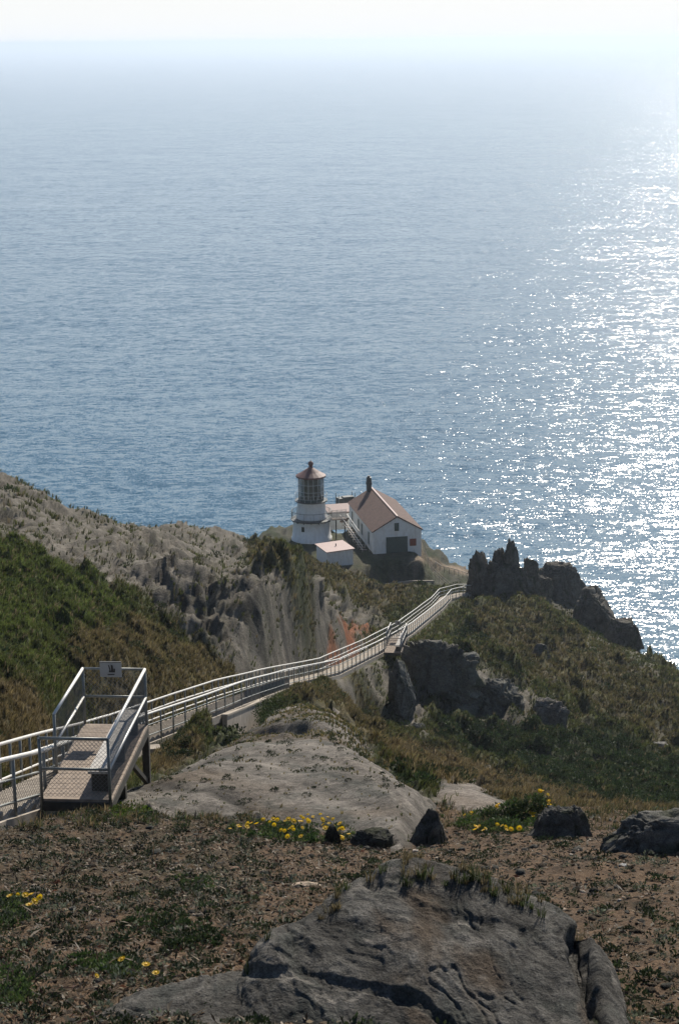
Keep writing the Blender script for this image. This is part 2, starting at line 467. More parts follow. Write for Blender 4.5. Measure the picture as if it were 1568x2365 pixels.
# tufts of weed growing in the rock's cracks
crack = sstep(0.18, 0.34, fbm(ln * np.array([1.5, 3.2, 1]) + 9, 4))
rock_geo = blur_rows(rock, 3)
rock = rock * (1 - .75 * crack * (A_rockL * .8 + A_mound * .25 * (PY < 1760)).clip(0, 1))
near_edge = ((gy < 38) & (PY + 60 * n_loc + 40 * n_loc2 > 1852)).astype(float)
rock = blur_rows(rock, 2); soil = blur_rows(np.maximum(A_soil, near_edge), 2) * (1 - rock)
sandy = blur_rows(A_sandy, 2)
grassw = np.clip(1 - rock - soil - sandy, 0, 1) * (gz > ZC - 82)
dry = np.clip(blur_rows(np.clip(D_left + D_right + D_hill + .6 * (A_vegS + (gy > 215) * (gy < 232)), 0, 1), 6) + .55 * n_loc + .25 * n_mid - .1 * (gx < 0), 0, 1)
bright = np.clip(blur_rows(G_left, 6) * .75 + .5 * n_loc2, 0, 1)
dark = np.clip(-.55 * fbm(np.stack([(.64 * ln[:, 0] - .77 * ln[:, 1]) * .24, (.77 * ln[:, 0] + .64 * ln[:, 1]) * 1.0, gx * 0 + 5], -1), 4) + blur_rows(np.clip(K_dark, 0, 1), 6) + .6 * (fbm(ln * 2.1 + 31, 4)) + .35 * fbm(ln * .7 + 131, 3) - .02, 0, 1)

# the slopes are combed by wind and drainage: long humps running down to the right
lna = .64 * ln[:, 0] - .77 * ln[:, 1]; lnc = .77 * ln[:, 0] + .64 * ln[:, 1]
hs = fbm(np.stack([lna * .24, lnc * 1.0, lna * 0 + 5], -1), 4)
hs2 = fbm(np.stack([lna * .5, lnc * 2.2, lna * 0 + 9], -1), 3)
def lerp(a, b, t): return a * (1 - t[:, None]) + np.asarray(b) * t[:, None]
one = np.ones((len(gx), 1))
cg = one * np.array([.046, .052, .019])
cg = lerp(cg, (.056, .076, .02), bright)
cg = lerp(cg, (.092, .07, .037), dry)
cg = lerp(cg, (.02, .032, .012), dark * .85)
tone = np.clip(1 + .45 * fbm(ln * 2.6 + 7, 4) + .35 * n_big + .55 * hs + .35 * hs2, .3, 1.9)
p3 = np.stack([gx, gy * .8, gz], -1)
n_r1 = fbm(p3 * np.array([.5, .5, .8]) + 3, 5); n_r2 = fbm(p3 * np.array([1.3, 1.3, 3.0]) + 13, 4)
cr = one * np.array([.128, .114, .094]) * (1 + .6 * n_r1 + .6 * n_r2)[:, None]
cr = lerp(cr, (.075, .066, .045), sstep(.05, .35, fbm(p3 * .7 + 91, 4)) * .6)
rust = sstep(-.3, .06, fbm(np.stack([gx * 1.4, gyn * .5, gz * .15], -1) + 5, 4)) * area([(600,1480),(700,1440),(760,1410),(850,1405),(885,1450),(780,1535),(600,1550)])
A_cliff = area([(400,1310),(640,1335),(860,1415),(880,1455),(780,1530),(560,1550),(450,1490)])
stain_or_shade = sstep(-.05, .3, fbm(np.stack([gx * 1.3 + gy * .35, gx * 0 + 2, gz * .10], -1) + 15, 4))  # dark upright streaks painted into the rock colour for the shade of cliff crevices
cr = lerp(cr, (.045, .042, .036), stain_or_shade * A_cliff * .75)
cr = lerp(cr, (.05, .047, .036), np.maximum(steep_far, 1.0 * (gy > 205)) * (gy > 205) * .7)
cr = lerp(cr, (.20, .07, .028), rust * .9)
cs_ = one * np.array([.108, .07, .042]) * (1 + .35 * n_loc + .3 * fbm(ln * 4, 4))[:, None]
cs_ = lerp(cs_, (.03, .03, .017), sstep(.0, .35, n_loc2 + .3 * (PX < 600) * (PY < 2120)) * .6)
cd = one * np.array([.27, .2, .14])
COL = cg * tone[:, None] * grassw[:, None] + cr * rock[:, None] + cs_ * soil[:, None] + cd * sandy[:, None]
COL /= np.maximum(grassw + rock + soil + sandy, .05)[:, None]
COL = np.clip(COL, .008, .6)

# ---- relief: rock bedding and cracks, hummocks in the grass, clods in the soil
q = np.stack([gx * .99 - gy * .11, gx * .11 + gy * .99, gz + .29 * gy], -1)      # across the strata, along them, height above the dipping bed
wob = fbm(q * np.array([.06, .02, .06]) + 3, 3)[:, None] * np.array([2.2, 0, 2.2]); q = q + wob
slab = np.abs(fbm(q * np.array([.22, .028, .3]) + 5, 3, gain=.45))            # long slabs parted by creases
slab2 = np.abs(fbm(q * np.array([.6, .07, .7]) + 19, 4, gain=.5))
lump = fbm(q * np.array([.12, .03, .12]) + 60, 3)
st_ = fbm(q * np.array([.2, .03, .3]) + 71, 3) * 6
ledge = (np.floor(st_) + sstep(.82, 1.0, st_ % 1)) / 6
crk = fbm(q * np.array([.25, .05, .3]) + 33, 3); crk2 = fbm(q * np.array([.12, .16, .12]) + 133, 3)
cracks = 1 - sstep(0.0, .05, np.minimum(np.abs(crk), np.abs(crk2) * 1.6))
rk_loc = np.abs(fbm(ln * np.array([.8, 1.3, 1.0]) * .6 + 77, 5, gain=.45)) - .2
far = sstep(22, 42, gyn)
amp_rock = rock_geo * far * (1.5 * slab + .6 * slab2 + .9 * lump + 2.5 * ledge - .7 - .45 * cracks + .07 * n_r2)
A_clf = blur_rows(inpoly([(380,1300),(640,1325),(860,1405),(890,1455),(780,1540),(560,1560),(440,1495)], PX, PY).astype(float) * (gy > 60), 4)
amp_rock = amp_rock + rock_geo * A_clf * (1.3 * np.abs(fbm(p3 * np.array([.45, .45, .22]) + 300, 4, gain=.55)) + .45 * fbm(p3 * np.array([1.3, 1.3, .9]) + 320, 4) - .3)
amp_rock *= 1 - .6 * A_spur
near_rock = rock * (1 - np.clip(blur_rows(A_mound + A_rockR, 8) * 2, 0, 1)) * (1 - far) * .010 * sc * (1.6 * rk_loc + .5 * n_loc)
hum = fbm(ln * np.array([.9, 1.7, 1]) + 23, 4)
hum2 = np.abs(fbm(ln * np.array([2.2, 3.6, 1]) + 61, 3))
amp_grass = grassw * (1 - .9 * rock_geo) * sc * (.022 * hs + .010 * hs2 + .012 * hum + .007 * hum2 * sstep(.1, .5, dark + .35)) * (1 - .6 * sstep(195, 215, gy))
amp_soil = soil * (.16 * fbm(pw * .45 + 8, 3) + .06 * n_mid + .05 * fbm(pw * 4.0, 4) + .03 * fbm(pw * 14.0, 3))
clear = sstep(0.9, 2.6 , sd) * (1 - .9 * w)
dz = (amp_rock + near_rock + amp_grass) * clear + amp_soil
# rock stands out along the slope's own normal, so faces break up too
Zs = SMOOTH_Z.reshape(NR, NCOL)
dZr, dZc = np.gradient(Zs); dYr = np.gradient(GY, axis=0); dXc = np.gradient(GX, axis=1); dXr = np.gradient(GX, axis=0)
zx = dZc / dXc; zy = (dZr - zx * dXr) / dYr
nx, ny = -zx.ravel(), -zy.ravel(); nl_ = np.sqrt(nx ** 2 + ny ** 2 + 1); nx /= nl_; ny /= nl_
ra = amp_rock * clear
bx = nx * ra; by = ny * ra
dz = dz - ra + ra / nl_
gz = gz + dz
# the stair is cut into the slope
ws = 1 - sstep(STW * .5 + .25, STW * .5 + 1.5, sd)
gz = np.where(sd < 6, gz * (1 - ws) + np.minimum(sz - .22, gz + 8 * ws) * ws, gz)
# ground cut away below the concrete wall under the stair
wall_front = inpoly([(492,1648),(600,1600),(625,1640),(612,1690),(492,1700)], PX, PY) & (sd < 4.5) & (gy > 40)
cut = blur_rows(wall_front.astype(float), 5)
gz = gz * (1 - cut) + np.minimum(gz, sz - 1.35 - .12 * sd) * cut
GZ = gz.reshape(NR, NCOL)
def ground(x, y):
    x = np.asarray(x, float); y = np.asarray(y, float)
    r = (np.log(np.maximum(y * .5 + 6, 1.5)) - vv[0]) / (vv[1] - vv[0])
    c = np.interp(x / np.maximum(y * .5 + 6, 1.5), tt, np.arange(NCOL))
    r = np.clip(r, 0, NR - 1.001); c = np.clip(c, 0, NCOL - 1.001)
    i = r.astype(int); j = c.astype(int); fr = r - i; fc = c - j
    return (GZ[i, j] * (1 - fr) * (1 - fc) + GZ[i + 1, j] * fr * (1 - fc) + GZ[i, j + 1] * (1 - fr) * fc + GZ[i + 1, j + 1] * fr * fc)
_ys = np.exp(np.linspace(np.log(4), np.log(320), 3000))
def hit(X, Y, ymin=0):
    """where the sight line through a photograph point meets the ground"""
    d = ray(float(X), float(Y)); k = _ys / d[1]
    z = ZC + d[2] * k; g = ground(d[0] * k, _ys)
    b = np.where((z < g) & (_ys > ymin))[0]
    i = b[0] if len(b) else len(_ys) - 1
    return Vector((d[0] * k[i], _ys[i], g[i]))

rock_cover = rock
mat_land, nt, b = new_mat("land")
va = nd(nt, 'ShaderNodeVertexColor'); va.layer_name = 'cover'
geo = nd(nt, 'ShaderNodeNewGeometry')
n1 = noise_node(nt, geo.outputs['Position'], 9.0, 8, 0.68)
n2 = noise_node(nt, geo.outputs['Position'], 1.6, 8, 0.7)
n3 = noise_node(nt, geo.outputs['Position'], 55.0, 5, 0.7)
r3 = ramp(nt, n3.outputs['Fac'], [(0.32, .5), (0.68, 1.55)])
r1 = ramp(nt, n1.outputs['Fac'], [(0.3, .55), (0.7, 1.5)])
r2 = ramp(nt, n2.outputs['Fac'], [(0.3, .65), (0.7, 1.35)])
c1 = mixc(nt, 1.0, va.outputs['Color'], r1.outputs['Color'], 'MULTIPLY')
c2 = mixc(nt, 1.0, c1, r2.outputs['Color'], 'MULTIPLY')
c2 = mixc(nt, 1.0, c2, r3.outputs['Color'], 'MULTIPLY')
nt.links.new(c2, b.inputs['Base Color'])
b.inputs['Roughness'].default_value = 0.95; b.inputs['Specular IOR Level'].default_value = 0.15
bp = nd(nt, 'ShaderNodeBump'); bp.inputs['Strength'].default_value = .8; bp.inputs['Distance'].default_value = .06
nt.links.new(n1.outputs['Fac'], bp.inputs['Height'])
bp2 = nd(nt, 'ShaderNodeBump'); bp2.inputs['Strength'].default_value = .7; bp2.inputs['Distance'].default_value = .3
nt.links.new(n2.outputs['Fac'], bp2.inputs['Height']); nt.links.new(bp2.outputs[0], bp.inputs['Normal'])
bp3 = nd(nt, 'ShaderNodeBump'); bp3.inputs['Strength'].default_value = .7; bp3.inputs['Distance'].default_value = .012
nt.links.new(n3.outputs['Fac'], bp3.inputs['Height']); nt.links.new(bp.outputs[0], bp3.inputs['Normal'])
nt.links.new(bp3.outputs[0], b.inputs['Normal'])

idx = np.arange(NR * NCOL).reshape(NR, NCOL)
F = np.stack([idx[:-1, :-1], idx[:-1, 1:], idx[1:, 1:], idx[1:, :-1]], -1).reshape(-1, 4)
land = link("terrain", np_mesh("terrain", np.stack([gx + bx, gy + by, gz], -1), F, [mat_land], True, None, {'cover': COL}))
tag(land, "steep headland of grey rock and rough grass falling to the sea", "terrain", None, 'structure')

# ================================================================== THE SEA
mat_sea, nt, b = new_mat("sea_water")
geo = nd(nt, 'ShaderNodeNewGeometry')
def wave_layer(scale, sx, sy, detail, rot, amp):
    mp = nd(nt, 'ShaderNodeMapping'); mp.inputs['Scale'].default_value = (sx, sy, 1); mp.inputs['Rotation'].default_value = (0, 0, R_(rot))
    nt.links.new(geo.outputs['Position'], mp.inputs['Vector'])
    n = noise_node(nt, mp.outputs[0], scale, detail, .55)
    s = nd(nt, 'ShaderNodeVectorMath', operation='SUBTRACT'); s.inputs[1].default_value = (.5, .5, .5)
    nt.links.new(n.outputs['Color'], s.inputs[0])
    m = nd(nt, 'ShaderNodeVectorMath', operation='MULTIPLY'); m.inputs[1].default_value = (amp * .75, amp, 0)
    nt.links.new(s.outputs[0], m.inputs[0])
    return m.outputs[0]
layers = [wave_layer(.5, .5, 1.1, 4, 12, .85), wave_layer(.11, .45, 1.2, 3, 16, .36), wave_layer(.02, .4, 1.2, 3, 8, .15), wave_layer(2.2, .7, 1.1, 2, -10, 1.0)]
acc = layers[0]
for l in layers[1:]:
    a = nd(nt, 'ShaderNodeVectorMath', operation='ADD'); nt.links.new(acc, a.inputs[0]); nt.links.new(l, a.inputs[1]); acc = a.outputs[0]
a = nd(nt, 'ShaderNodeVectorMath', operation='ADD'); nt.links.new(acc, a.inputs[0]); a.inputs[1].default_value = (0, 0, 1)
nm = nd(nt, 'ShaderNodeVectorMath', operation='NORMALIZE'); nt.links.new(a.outputs[0], nm.inputs[0])
nt.links.new(nm.outputs[0], b.inputs['Normal'])
b.inputs['Base Color'].default_value = (.022, .10, .165, 1)
b.inputs['Roughness'].default_value = .16; b.inputs['IOR'].default_value = 1.333
S = 45000.0
sea = link("sea", np_mesh("sea", np.array([(-S, -2000, 0), (S, -2000, 0), (S, S, 0), (-S, S, 0)]), np.array([[0, 1, 2, 3]]), [mat_sea], False))
tag(sea, "wide blue sea with sun glitter reaching the hazy horizon", "sea", None, 'structure')
# ================================================================== BUILT THINGS
m_white = simple("white_paint", (.74, .74, .72), .55, 0, .06, 3.0, .15, stain_or_shade=(.5, .45, .38))
m_rail = simple("galvanised_pipe", (.66, .64, .60), .45, .1, .15, 4.0)
m_dkrail = simple("weathered_pipe", (.20, .21, .20), .5, .3, .3, 5.0)
m_wire = simple("fence_wire", (.16, .16, .15), .5, .5, .2, 5.0)
m_conc = simple("old_concrete", (.36, .31, .25), .9, 0, .25, 3.0, .4, stain_or_shade=(.16, .13, .1))
m_wood = simple("grey_wood", (.30, .235, .18), .85, 0, .3, 9.0, .3, stain_or_shade=(.16, .13, .11))
m_plank = simple("pale_plank", (.5, .47, .43), .8, 0, .2, 10.0, .3, stain_or_shade=(.2, .18, .16))
m_dkwood = simple("dark_timber", (.05, .045, .035), .85, 0, .3, 8.0, .3)
m_redroof = simple("red_roof_paint", (.135, .05, .04), .6, 0, .2, 5.0, .2)
m_pinkroof = simple("faded_red_roof", (.40, .27, .24), .6, 0, .12, 4.0, .15)
m_green = simple("dark_green_paint", (.045, .075, .065), .5, 0, .2, 4.0)
m_iron = simple("dark_iron", (.045, .05, .05), .5, .3, .25, 6.0)
m_sign = simple("sign_white", (.30, .31, .31), .5, 0, .06, 6.0)
m_black = simple("black_print", (.012, .012, .012), .5)
m_redsign = simple("red_brown_board", (.22, .045, .022), .6, 0, .3, 14.0)

# shingled roof
m_shingle, nt, b = new_mat("shingles")
tc = nd(nt, 'ShaderNodeTexCoord')
br = nd(nt, 'ShaderNodeTexBrick'); br.inputs['Scale'].default_value = 1.0
br.inputs['Brick Width'].default_value = .28; br.inputs['Row Height'].default_value = .16; br.inputs['Mortar Size'].default_value = .008
br.inputs['Color1'].default_value = (.072, .034, .024, 1); br.inputs['Color2'].default_value = (.115, .055, .037, 1); br.inputs['Mortar'].default_value = (.1, .05, .04, 1)
nt.links.new(tc.outputs['UV'], br.inputs['Vector'])
geo = nd(nt, 'ShaderNodeNewGeometry')
n = noise_node(nt, geo.outputs['Position'], 1.6, 6, .65)
rr = ramp(nt, n.outputs['Fac'], [(.3, .75), (.7, 1.25)])
nt.links.new(mixc(nt, 1.0, br.outputs['Color'], rr.outputs['Color'], 'MULTIPLY'), b.inputs['Base Color'])
b.inputs['Roughness'].default_value = .85
bp = nd(nt, 'ShaderNodeBump'); bp.inputs['Strength'].default_value = .6; bp.inputs['Distance'].default_value = .02
nt.links.new(br.outputs['Fac'], bp.inputs['Height']); bp.invert = True
nt.links.new(bp.outputs[0], b.inputs['Normal'])

# lantern glass
m_glass, nt, b = new_mat("lantern_glass")
b.inputs['Base Color'].default_value = (.05, .07, .06, 1)
b.inputs['Roughness'].default_value = .06; b.inputs['Alpha'].default_value = .6
b.inputs['Specular IOR Level'].default_value = .8
m_dkglass, nt, b = new_mat("window_glass")
b.inputs['Base Color'].default_value = (.02, .03, .03, 1); b.inputs['Roughness'].default_value = .12
m_lens = simple("brass_and_prism_lens", (.16, .13, .07), .25, .5, .5, 6.0)

# ------------------------------------------------------------------ the stairway
def along(P, s):
    seg = np.r_[0, np.cumsum(np.linalg.norm(np.diff(P, axis=0), axis=1))]
    s = np.clip(s, 0, seg[-1])
    return np.stack([np.interp(s, seg, P[:, k]) for k in range(3)], -1)
def plen(P): return float(np.linalg.norm(np.diff(P, axis=0), axis=1).sum())

st_root = empty("stairway", STC[0])
tag(st_root, "long narrow concrete stairway running down the ridge between two railings", "stairway")
o0 = Vector(STC[0])
mb = MB()
drop = STC[0, 2] - STC[-1, 2]
zs = np.arange(0, drop, .165)
segz = STC[0, 2] - STC[:, 2]
cx_ = np.interp(zs, segz, STC[:, 0]); cy_ = np.interp(zs, segz, STC[:, 1])
for i in range(len(zs) - 1):
    p = Vector((cx_[i], cy_[i], STC[0, 2] - zs[i])); q = Vector((cx_[i + 1], cy_[i + 1], p.z))
    d = (q - p)
    if d.length < .02: continue
    e = d.normalized() * .012
    mb.beam(p - o0 - Vector((0, 0, .35)) - e, q - o0 - Vector((0, 0, .35)) + e, STW - .14 + .004 * (i % 2), .7, )
steps = mb.build("steps", m_conc, st_root)
for P, nm in ((STN, 'kerb'), (STF, 'kerb')):
    mb = MB()
    for i in range(len(P) - 1):
        mb.beam(Vector(P[i]) - o0 - Vector((0, 0, .12)), Vector(P[i + 1]) - o0 - Vector((0, 0, .12)), .12, .3)
    mb.build("kerb", m_conc, st_root)

post_mb = MB(); post_mb.tube([(0, 0, -.25), (0, 0, RAIL_H)], .03, 8)
post_me = None
def railing(P, name, label, heights, radii, mats, step, wire=False):
    global post_me
    root = empty(name, P[0]); tag(root, label, "railing", "stairway railings")
    o = Vector(P[0]); L = plen(P)
    s = np.arange(0, L, .55)
    pts = along(P, s)
    for h, r, m, nm in zip(heights, radii, mats, ("top_rail", "middle_rail", "lower_rail", "bottom_rail")):
        mb = MB()
        jit = 0.01 * np.sin(s * .31 + h * 9)
        mb.tube([Vector((p[0], p[1], p[2] + h + j)) - o for p, j in zip(pts, jit)], r, 8)
        mb.build(nm, m, root, True)
    k = 0
    for q in along(P, np.arange(.4, L, step)):
        if post_me is None:
            ob = post_mb.build("post", m_dkrail, root, True); post_me = ob.data
        else:
            ob = link("post", post_me, root)
        ob.location = Vector(q) - o; k += 1
    if wire:
        mb = MB()
        s2 = np.arange(0, min(L, 72), .085)
        A = along(P, s2)
        for i in range(len(A) - 6):
            r = .0022 + .00004 * A[i, 1]
            a = Vector(A[i]) - o; bq = Vector(A[i + 6]) - o
            mb.tube([a + Vector((0, 0, .05)), bq + Vector((0, 0, .62))], r, 3, False)
            mb.tube([a + Vector((0, 0, .62)), bq + Vector((0, 0, .05))], r, 3, False)
        mb.build("wire_mesh", m_wire, root)
    return root
railing(STF, "stair_railing", "pale pipe railing along the far, seaward side of the long stairway", (RAIL_H, .72, .36), (.036, .032, .026), (m_rail, m_rail, m_rail), 1.7)
railing(STN, "stair_railing", "wire-meshed railing along the near side of the long stairway", (RAIL_H, .70, .3), (.042, .024, .024), (m_rail, m_dkrail, m_dkrail), 1.7, True)

# concrete wall and blocks under the stair
def wall_between(a, b_, name, label, cat, th=.28):
    (X1, Y1, Y1b, y1), (X2, Y2, Y2b, y2) = a, b_
    t1 = Vector(at(X1, Y1, y1)); t2 = Vector(at(X2, Y2, y2)); 
    d1 = Vector(at(X1, Y1b, y1)); d2 = Vector(at(X2, Y2b, y2))
    d1.x, d1.y, d2.x, d2.y = t1.x, t1.y, t2.x, t2.y
    d1.z -= .5; d2.z -= .5
    n = Vector((-(t2 - t1).y, (t2 - t1).x, 0)).normalized() * th
    base = t1.copy()
    root = empty(name, base)
    mb = MB()
    vs = [t1, t2, d2, d1]; mb.prism([p - base for p in vs], n)
    mb.build("wall_body", m_conc, root)
    mb = MB(); u = Vector((0, 0, .03))
    mb.beam(t1 - base + n * .5 + u, t2 - base + n * .5 + u, th + .06, .06)
    mb.build("coping", m_conc, root)
    return tag(root, label, cat)
_w = along(STN, np.linspace(0, plen(STN), 1500)); _wx = proj(_w)[:, 0]
_iw = [int(np.argmin(np.abs(_wx[:900] - X) + (np.arange(900) < 60) * 1e3)) for X in (506, 600)]
def stair_wall():
    t1, t2 = Vector(_w[_iw[0]]), Vector(_w[_iw[1]])
    d = (t2 - t1); n = Vector((d.y, -d.x, 0)).normalized()
    t1 += n * .12; t2 += n * .12
    root = empty("retaining_wall", t1); b0 = t1.copy()
    mb = MB(); mb.prism([t1 - b0 - Vector((0, 0, .02)), t2 - b0 - Vector((0, 0, .02)), t2 - b0 - Vector((0, 0, 1.6)), t1 - b0 - Vector((0, 0, 1.6))], n * .2)
    mb.build("wall_body", m_conc, root)
    mb = MB(); mb.beam(n * .1 + Vector((0, 0, .02)), t2 - b0 + n * .1 + Vector((0, 0, .02)), .26, .08); mb.build("coping", m_conc, root)
    tag(root, "pale stained concrete wall holding up the stairway above the rock mound", "wall")
stair_wall()
def block(X, Y, y, size, label):
    p = Vector(at(X, Y, y))
    mb = MB(); mb.box((0, 0, 0), size, Matrix.Rotation(R_(10), 3, 'Z'))
    bev = mb.build("concrete_block", m_conc); bev.location = p
    md = bev.modifiers.new("bevel", 'BEVEL'); md.width = .015; md.segments = 2
    tag(bev, label, "concrete block")
block(484, 1670, 68.5, (.22, .3, .5), "small concrete block at the lower end of the pale retaining wall")
block(352, 1742, 55.0, (.5, .4, .5), "squat concrete footing in the weeds beside the lookout platform's dark post")

# ------------------------------------------------------------------ lookout platforms
PW, PL, PH = 1.18, 3.67, 1.10
def diamond(mb, a, u, v, w, h, sp=.075, r=.0032):
    """chain-link of crossing wires over the rectangle a + s*u + t*v"""
    a, u, v = Vector(a), Vector(u), Vector(v)
    k = -h
    while k < w:
        for sgn in (0, 1):
            s0, s1 = max(k, 0), min(k + h, w)
            if s1 - s0 < .01: continue
            t0, t1 = s0 - k, s1 - k
            if sgn: t0, t1 = h - t0, h - t1
            mb.tube([a + u * s0 + v * t0, a + u * s1 + v * t1], r, 3, False)
        k += sp
def make_platform(loc, rz, label, group, ground_z):
    root = empty("lookout_platform", loc, rz); tag(root, label, "platform", group)
    mb = MB()
    nb = 16
    for i in range(nb):
        y0 = PL * i / nb
        mb.box((PW / 2, y0 + PL / nb / 2, -.025), (PW + .06, PL / nb - .012, .05))
    mb.build("deck", m_wood, root)
    mb = MB()
    for x in (.0, PW): mb.box((x, PL / 2, -.13), (.07, PL, .16))
    for y in (.0, PL): mb.box((PW / 2, y, -.131), (PW - .075, .07, .158))
    mb.build("deck_frame", m_dkwood, root)
    up = Vector((0, 0, 1))
    for x, y, m in ((0, 0, m_dkrail), (0, 1.17, m_dkrail), (0, PL, m_dkrail), (PW, 0, m_dkrail), (PW, PL, m_dkrail)):
        mb = MB(); mb.tube([(x, y, -.2), (x, y, PH)], .027, 10); mb.build("post", m, root, True)
    def rail(nm, a, b_, m, r=.025):
        mb = MB(); mb.tube([a, b_], r, 10); return mb.build(nm, m, root, True)
    H2 = PH * .5
    rail("side_rail", (0, 1.17, PH), (0, PL, PH), m_rail, .028); rail("side_rail", (0, 1.17, H2), (0, PL, H2), m_rail)
    rail("side_rail", (PW, 0, PH), (PW, PL, PH), m_rail, .028); rail("side_rail", (PW, 0, H2), (PW, PL, H2), m_rail)
    rail("front_rail", (0, 0, PH), (PW, 0, PH), m_dkrail, .028); rail("front_rail", (0, 0, H2), (PW, 0, H2), m_dkrail)
    rail("back_rail", (0, PL, PH), (PW, PL, PH), m_dkrail); rail("back_rail", (0, PL, H2), (PW, PL, H2), m_dkrail)
    for a, u, w_ in (((0, 0, .04), (1, 0, 0), PW), ((PW, 0, .04), (0, 1, 0), PL), ((0, PL, .04), (1, 0, 0), PW), ((0, 1.17, .04), (0, 1, 0), PL - 1.17)):
        mb = MB(); diamond(mb, a, u, (0, 0, 1), w_, PH - .06); mb.build("mesh_panel", m_wire, root)
    for x, y in ((PW, PL - .05), (.05, PL - .05), (PW, 1.2)):
        wp = Matrix.Rotation(rz, 3, 'Z') @ Vector((x, y, 0)) + Vector(loc)
        gz_ = float(ground(np.array([wp.x]), np.array([wp.y]))[0]) - loc[2] - .25
        if gz_ < -.25:
            mb = MB(); mb.box((x - .02, y, (gz_ - .22) / 2), (.13, .13, -gz_ - .2)); mb.build("support_post", m_dkwood, root)
    mb = MB(); mb.beam((PW - .03, PL - .12, -1.1), (PW - .03, PL - 1.5, -.2), .08, .08); mb.build("brace", m_dkwood, root)
    return root
def make_bench(loc, rz, label, group):
    root = empty("bench", loc, rz); tag(root, label, "bench", group)
    mb = MB()
    mb.box((0, 1.55, .40), (.38, 3.1, .05)); o = mb.build("seat", m_plank, root)
    md = o.modifiers.new("bevel", 'BEVEL'); md.width = .008; md.segments = 2
    for y in (.2, 1.55, 2.9):
        mb = MB(); mb.box((0, y, .1875), (.32, .09, .375)); mb.build("leg", m_dkwood, root)
    return root
def make_sign(loc, rz, label, group):
    root = empty("warning_sign", loc, rz); tag(root, label, "sign", group)
    mb = MB(); mb.box((0, 0, 0), (.41, .018, .29)); mb.build("board", m_sign, root)
    mb = MB(); mb.box((0, -.002, .152), (.41, .03, .014)); mb.build("top_edge", m_iron, root)
    # dark hand-and-figure emblem
    mb = MB(); y = -.011
    for P in ([(-.045, .09), (-.028, .095), (.0, .0), (-.018, -.015)], [(.008, .1), (.045, .085), (.05, -.01), (.012, -.02)],
              [(-.03, -.012), (.08, -.012), (.085, -.05), (-.035, -.05)], [(-.06, -.085), (.075, -.08), (.07, -.1), (-.055, -.105)], [(.055, .02), (.075, .03), (.09, -.01), (.06, -.011)]):
        mb.prism([(px, y, pz) for px, pz in P][::-1], (0, -.004, 0)); y -= .0006
    mb.build("emblem", m_black, root)
    return root
pA = Vector(at(98, 1844.6, 30.25)); rA = R_(-4.2)
make_platform(pA, rA, "large wood-decked lookout platform with mesh railings in front of the stairs", "lookout platforms beside the stairway", None)
make_bench(pA + Matrix.Rotation(rA, 3, 'Z') @ Vector((PW - .23, .22, 0)), rA, "weathered pale plank bench on the larger, nearer lookout platform", "benches on the lookout platforms")
make_sign(pA + Matrix.Rotation(rA, 3, 'Z') @ Vector((PW * .46, PL - .04, PH + .0)), rA, "white sign with dark emblem on the back rail of the larger platform", "signs on the platform rails")
p_ = at(887, 1506.6, 129.3)
pB = Vector(p_); rB = R_(-9)
make_platform(pB, rB, "small far-off lookout platform halfway down the stairs above the dark crag", "lookout platforms beside the stairway", None)
make_bench(pB + Matrix.Rotation(rB, 3, 'Z') @ Vector((PW - .23, .22, 0)), rB, "sunlit pale bench on the small platform halfway down the stairs", "benches on the lookout platforms")
make_sign(pB + Matrix.Rotation(rB, 3, 'Z') @ Vector((PW * .46, PL - .04, PH + .0)), rB, "small shaded sign on the back rail of the platform halfway down", "signs on the platform rails")

# ------------------------------------------------------------------ the lighthouse
LB = Vector(at_z(720, 1242, -65.3))
lh = empty("lighthouse", LB)
tag(lh, "short white lighthouse with dark red conical roof and glazed lantern", "lighthouse")
ZR = -0.0
mb = MB(); mb.lathe([(0, -.6), (2.74, -.6), (2.74, .16), (2.64, .2), (2.40, 2.54), (2.5, 2.62)], 48)
lw = mb.build("tower_wall", m_white, lh, True)
lw.data.polygons.foreach_set('use_smooth', [True] * len(lw.data.polygons))
def onwall(ang, r, z): return Vector((r * math.cos(R_(ang)), r * math.sin(R_(ang)), z))
def wall_plate(ang, r, z, w_, h, th, nm, m, parent):
    mb = MB(); mb.box(onwall(ang, r, z), (th, w_, h), Matrix.Rotation(R_(ang), 3, 'Z')); return mb.build(nm, m, parent)
wf = wall_plate(-116, 2.50, 1.75, .56, .82, .1, "window", m_white, lh)
wall_plate(-116, 2.535, 1.75, .42, .68, .06, "pane", m_dkglass, wf)
mb = MB(); mb.lathe([(2.3, 2.62), (2.8, 2.62), (2.8, 2.74), (1.9, 2.74)], 48); mb.build("gallery_deck", m_iron, lh)
mb = MB()
for k in range(16):
    a = 360 / 16 * k
    mb.box(onwall(a, 2.55, 2.58), (.34, .07, .22), Matrix.Rotation(R_(a), 3, 'Z'))
mb.build("gallery_brackets", m_iron, lh)
def ring(mb, R, z, r, n=48): mb.tube([(R * math.cos(2 * math.pi * k / n), R * math.sin(2 * math.pi * k / n), z) for k in range(n + 1)], r, 6, False)
mb = MB(); ring(mb, 2.7, 3.86, .035); ring(mb, 2.7, 2.95, .02)
for k in range(104):
    a = 2 * math.pi * k / 104
    mb.tube([(2.7 * math.cos(a), 2.7 * math.sin(a), 2.82), (2.7 * math.cos(a), 2.7 * math.sin(a), 3.86)], .028 if k % 8 == 0 else .009, 5, False)
mb.build("gallery_railing", m_dkrail, lh)
mb = MB(); mb.lathe([(2.02, 2.82), (2.02, 3.0), (1.98, 3.05), (1.86, 4.95), (1.97, 5.05), (1.97, 5.18)], 48); mb.build("watch_room_wall", m_white, lh, True)
mb = MB(); mb.lathe([(1.5, 5.18), (2.2, 5.18), (2.2, 5.3), (1.5, 5.3)], 48); mb.build("lantern_gallery", m_iron, lh)
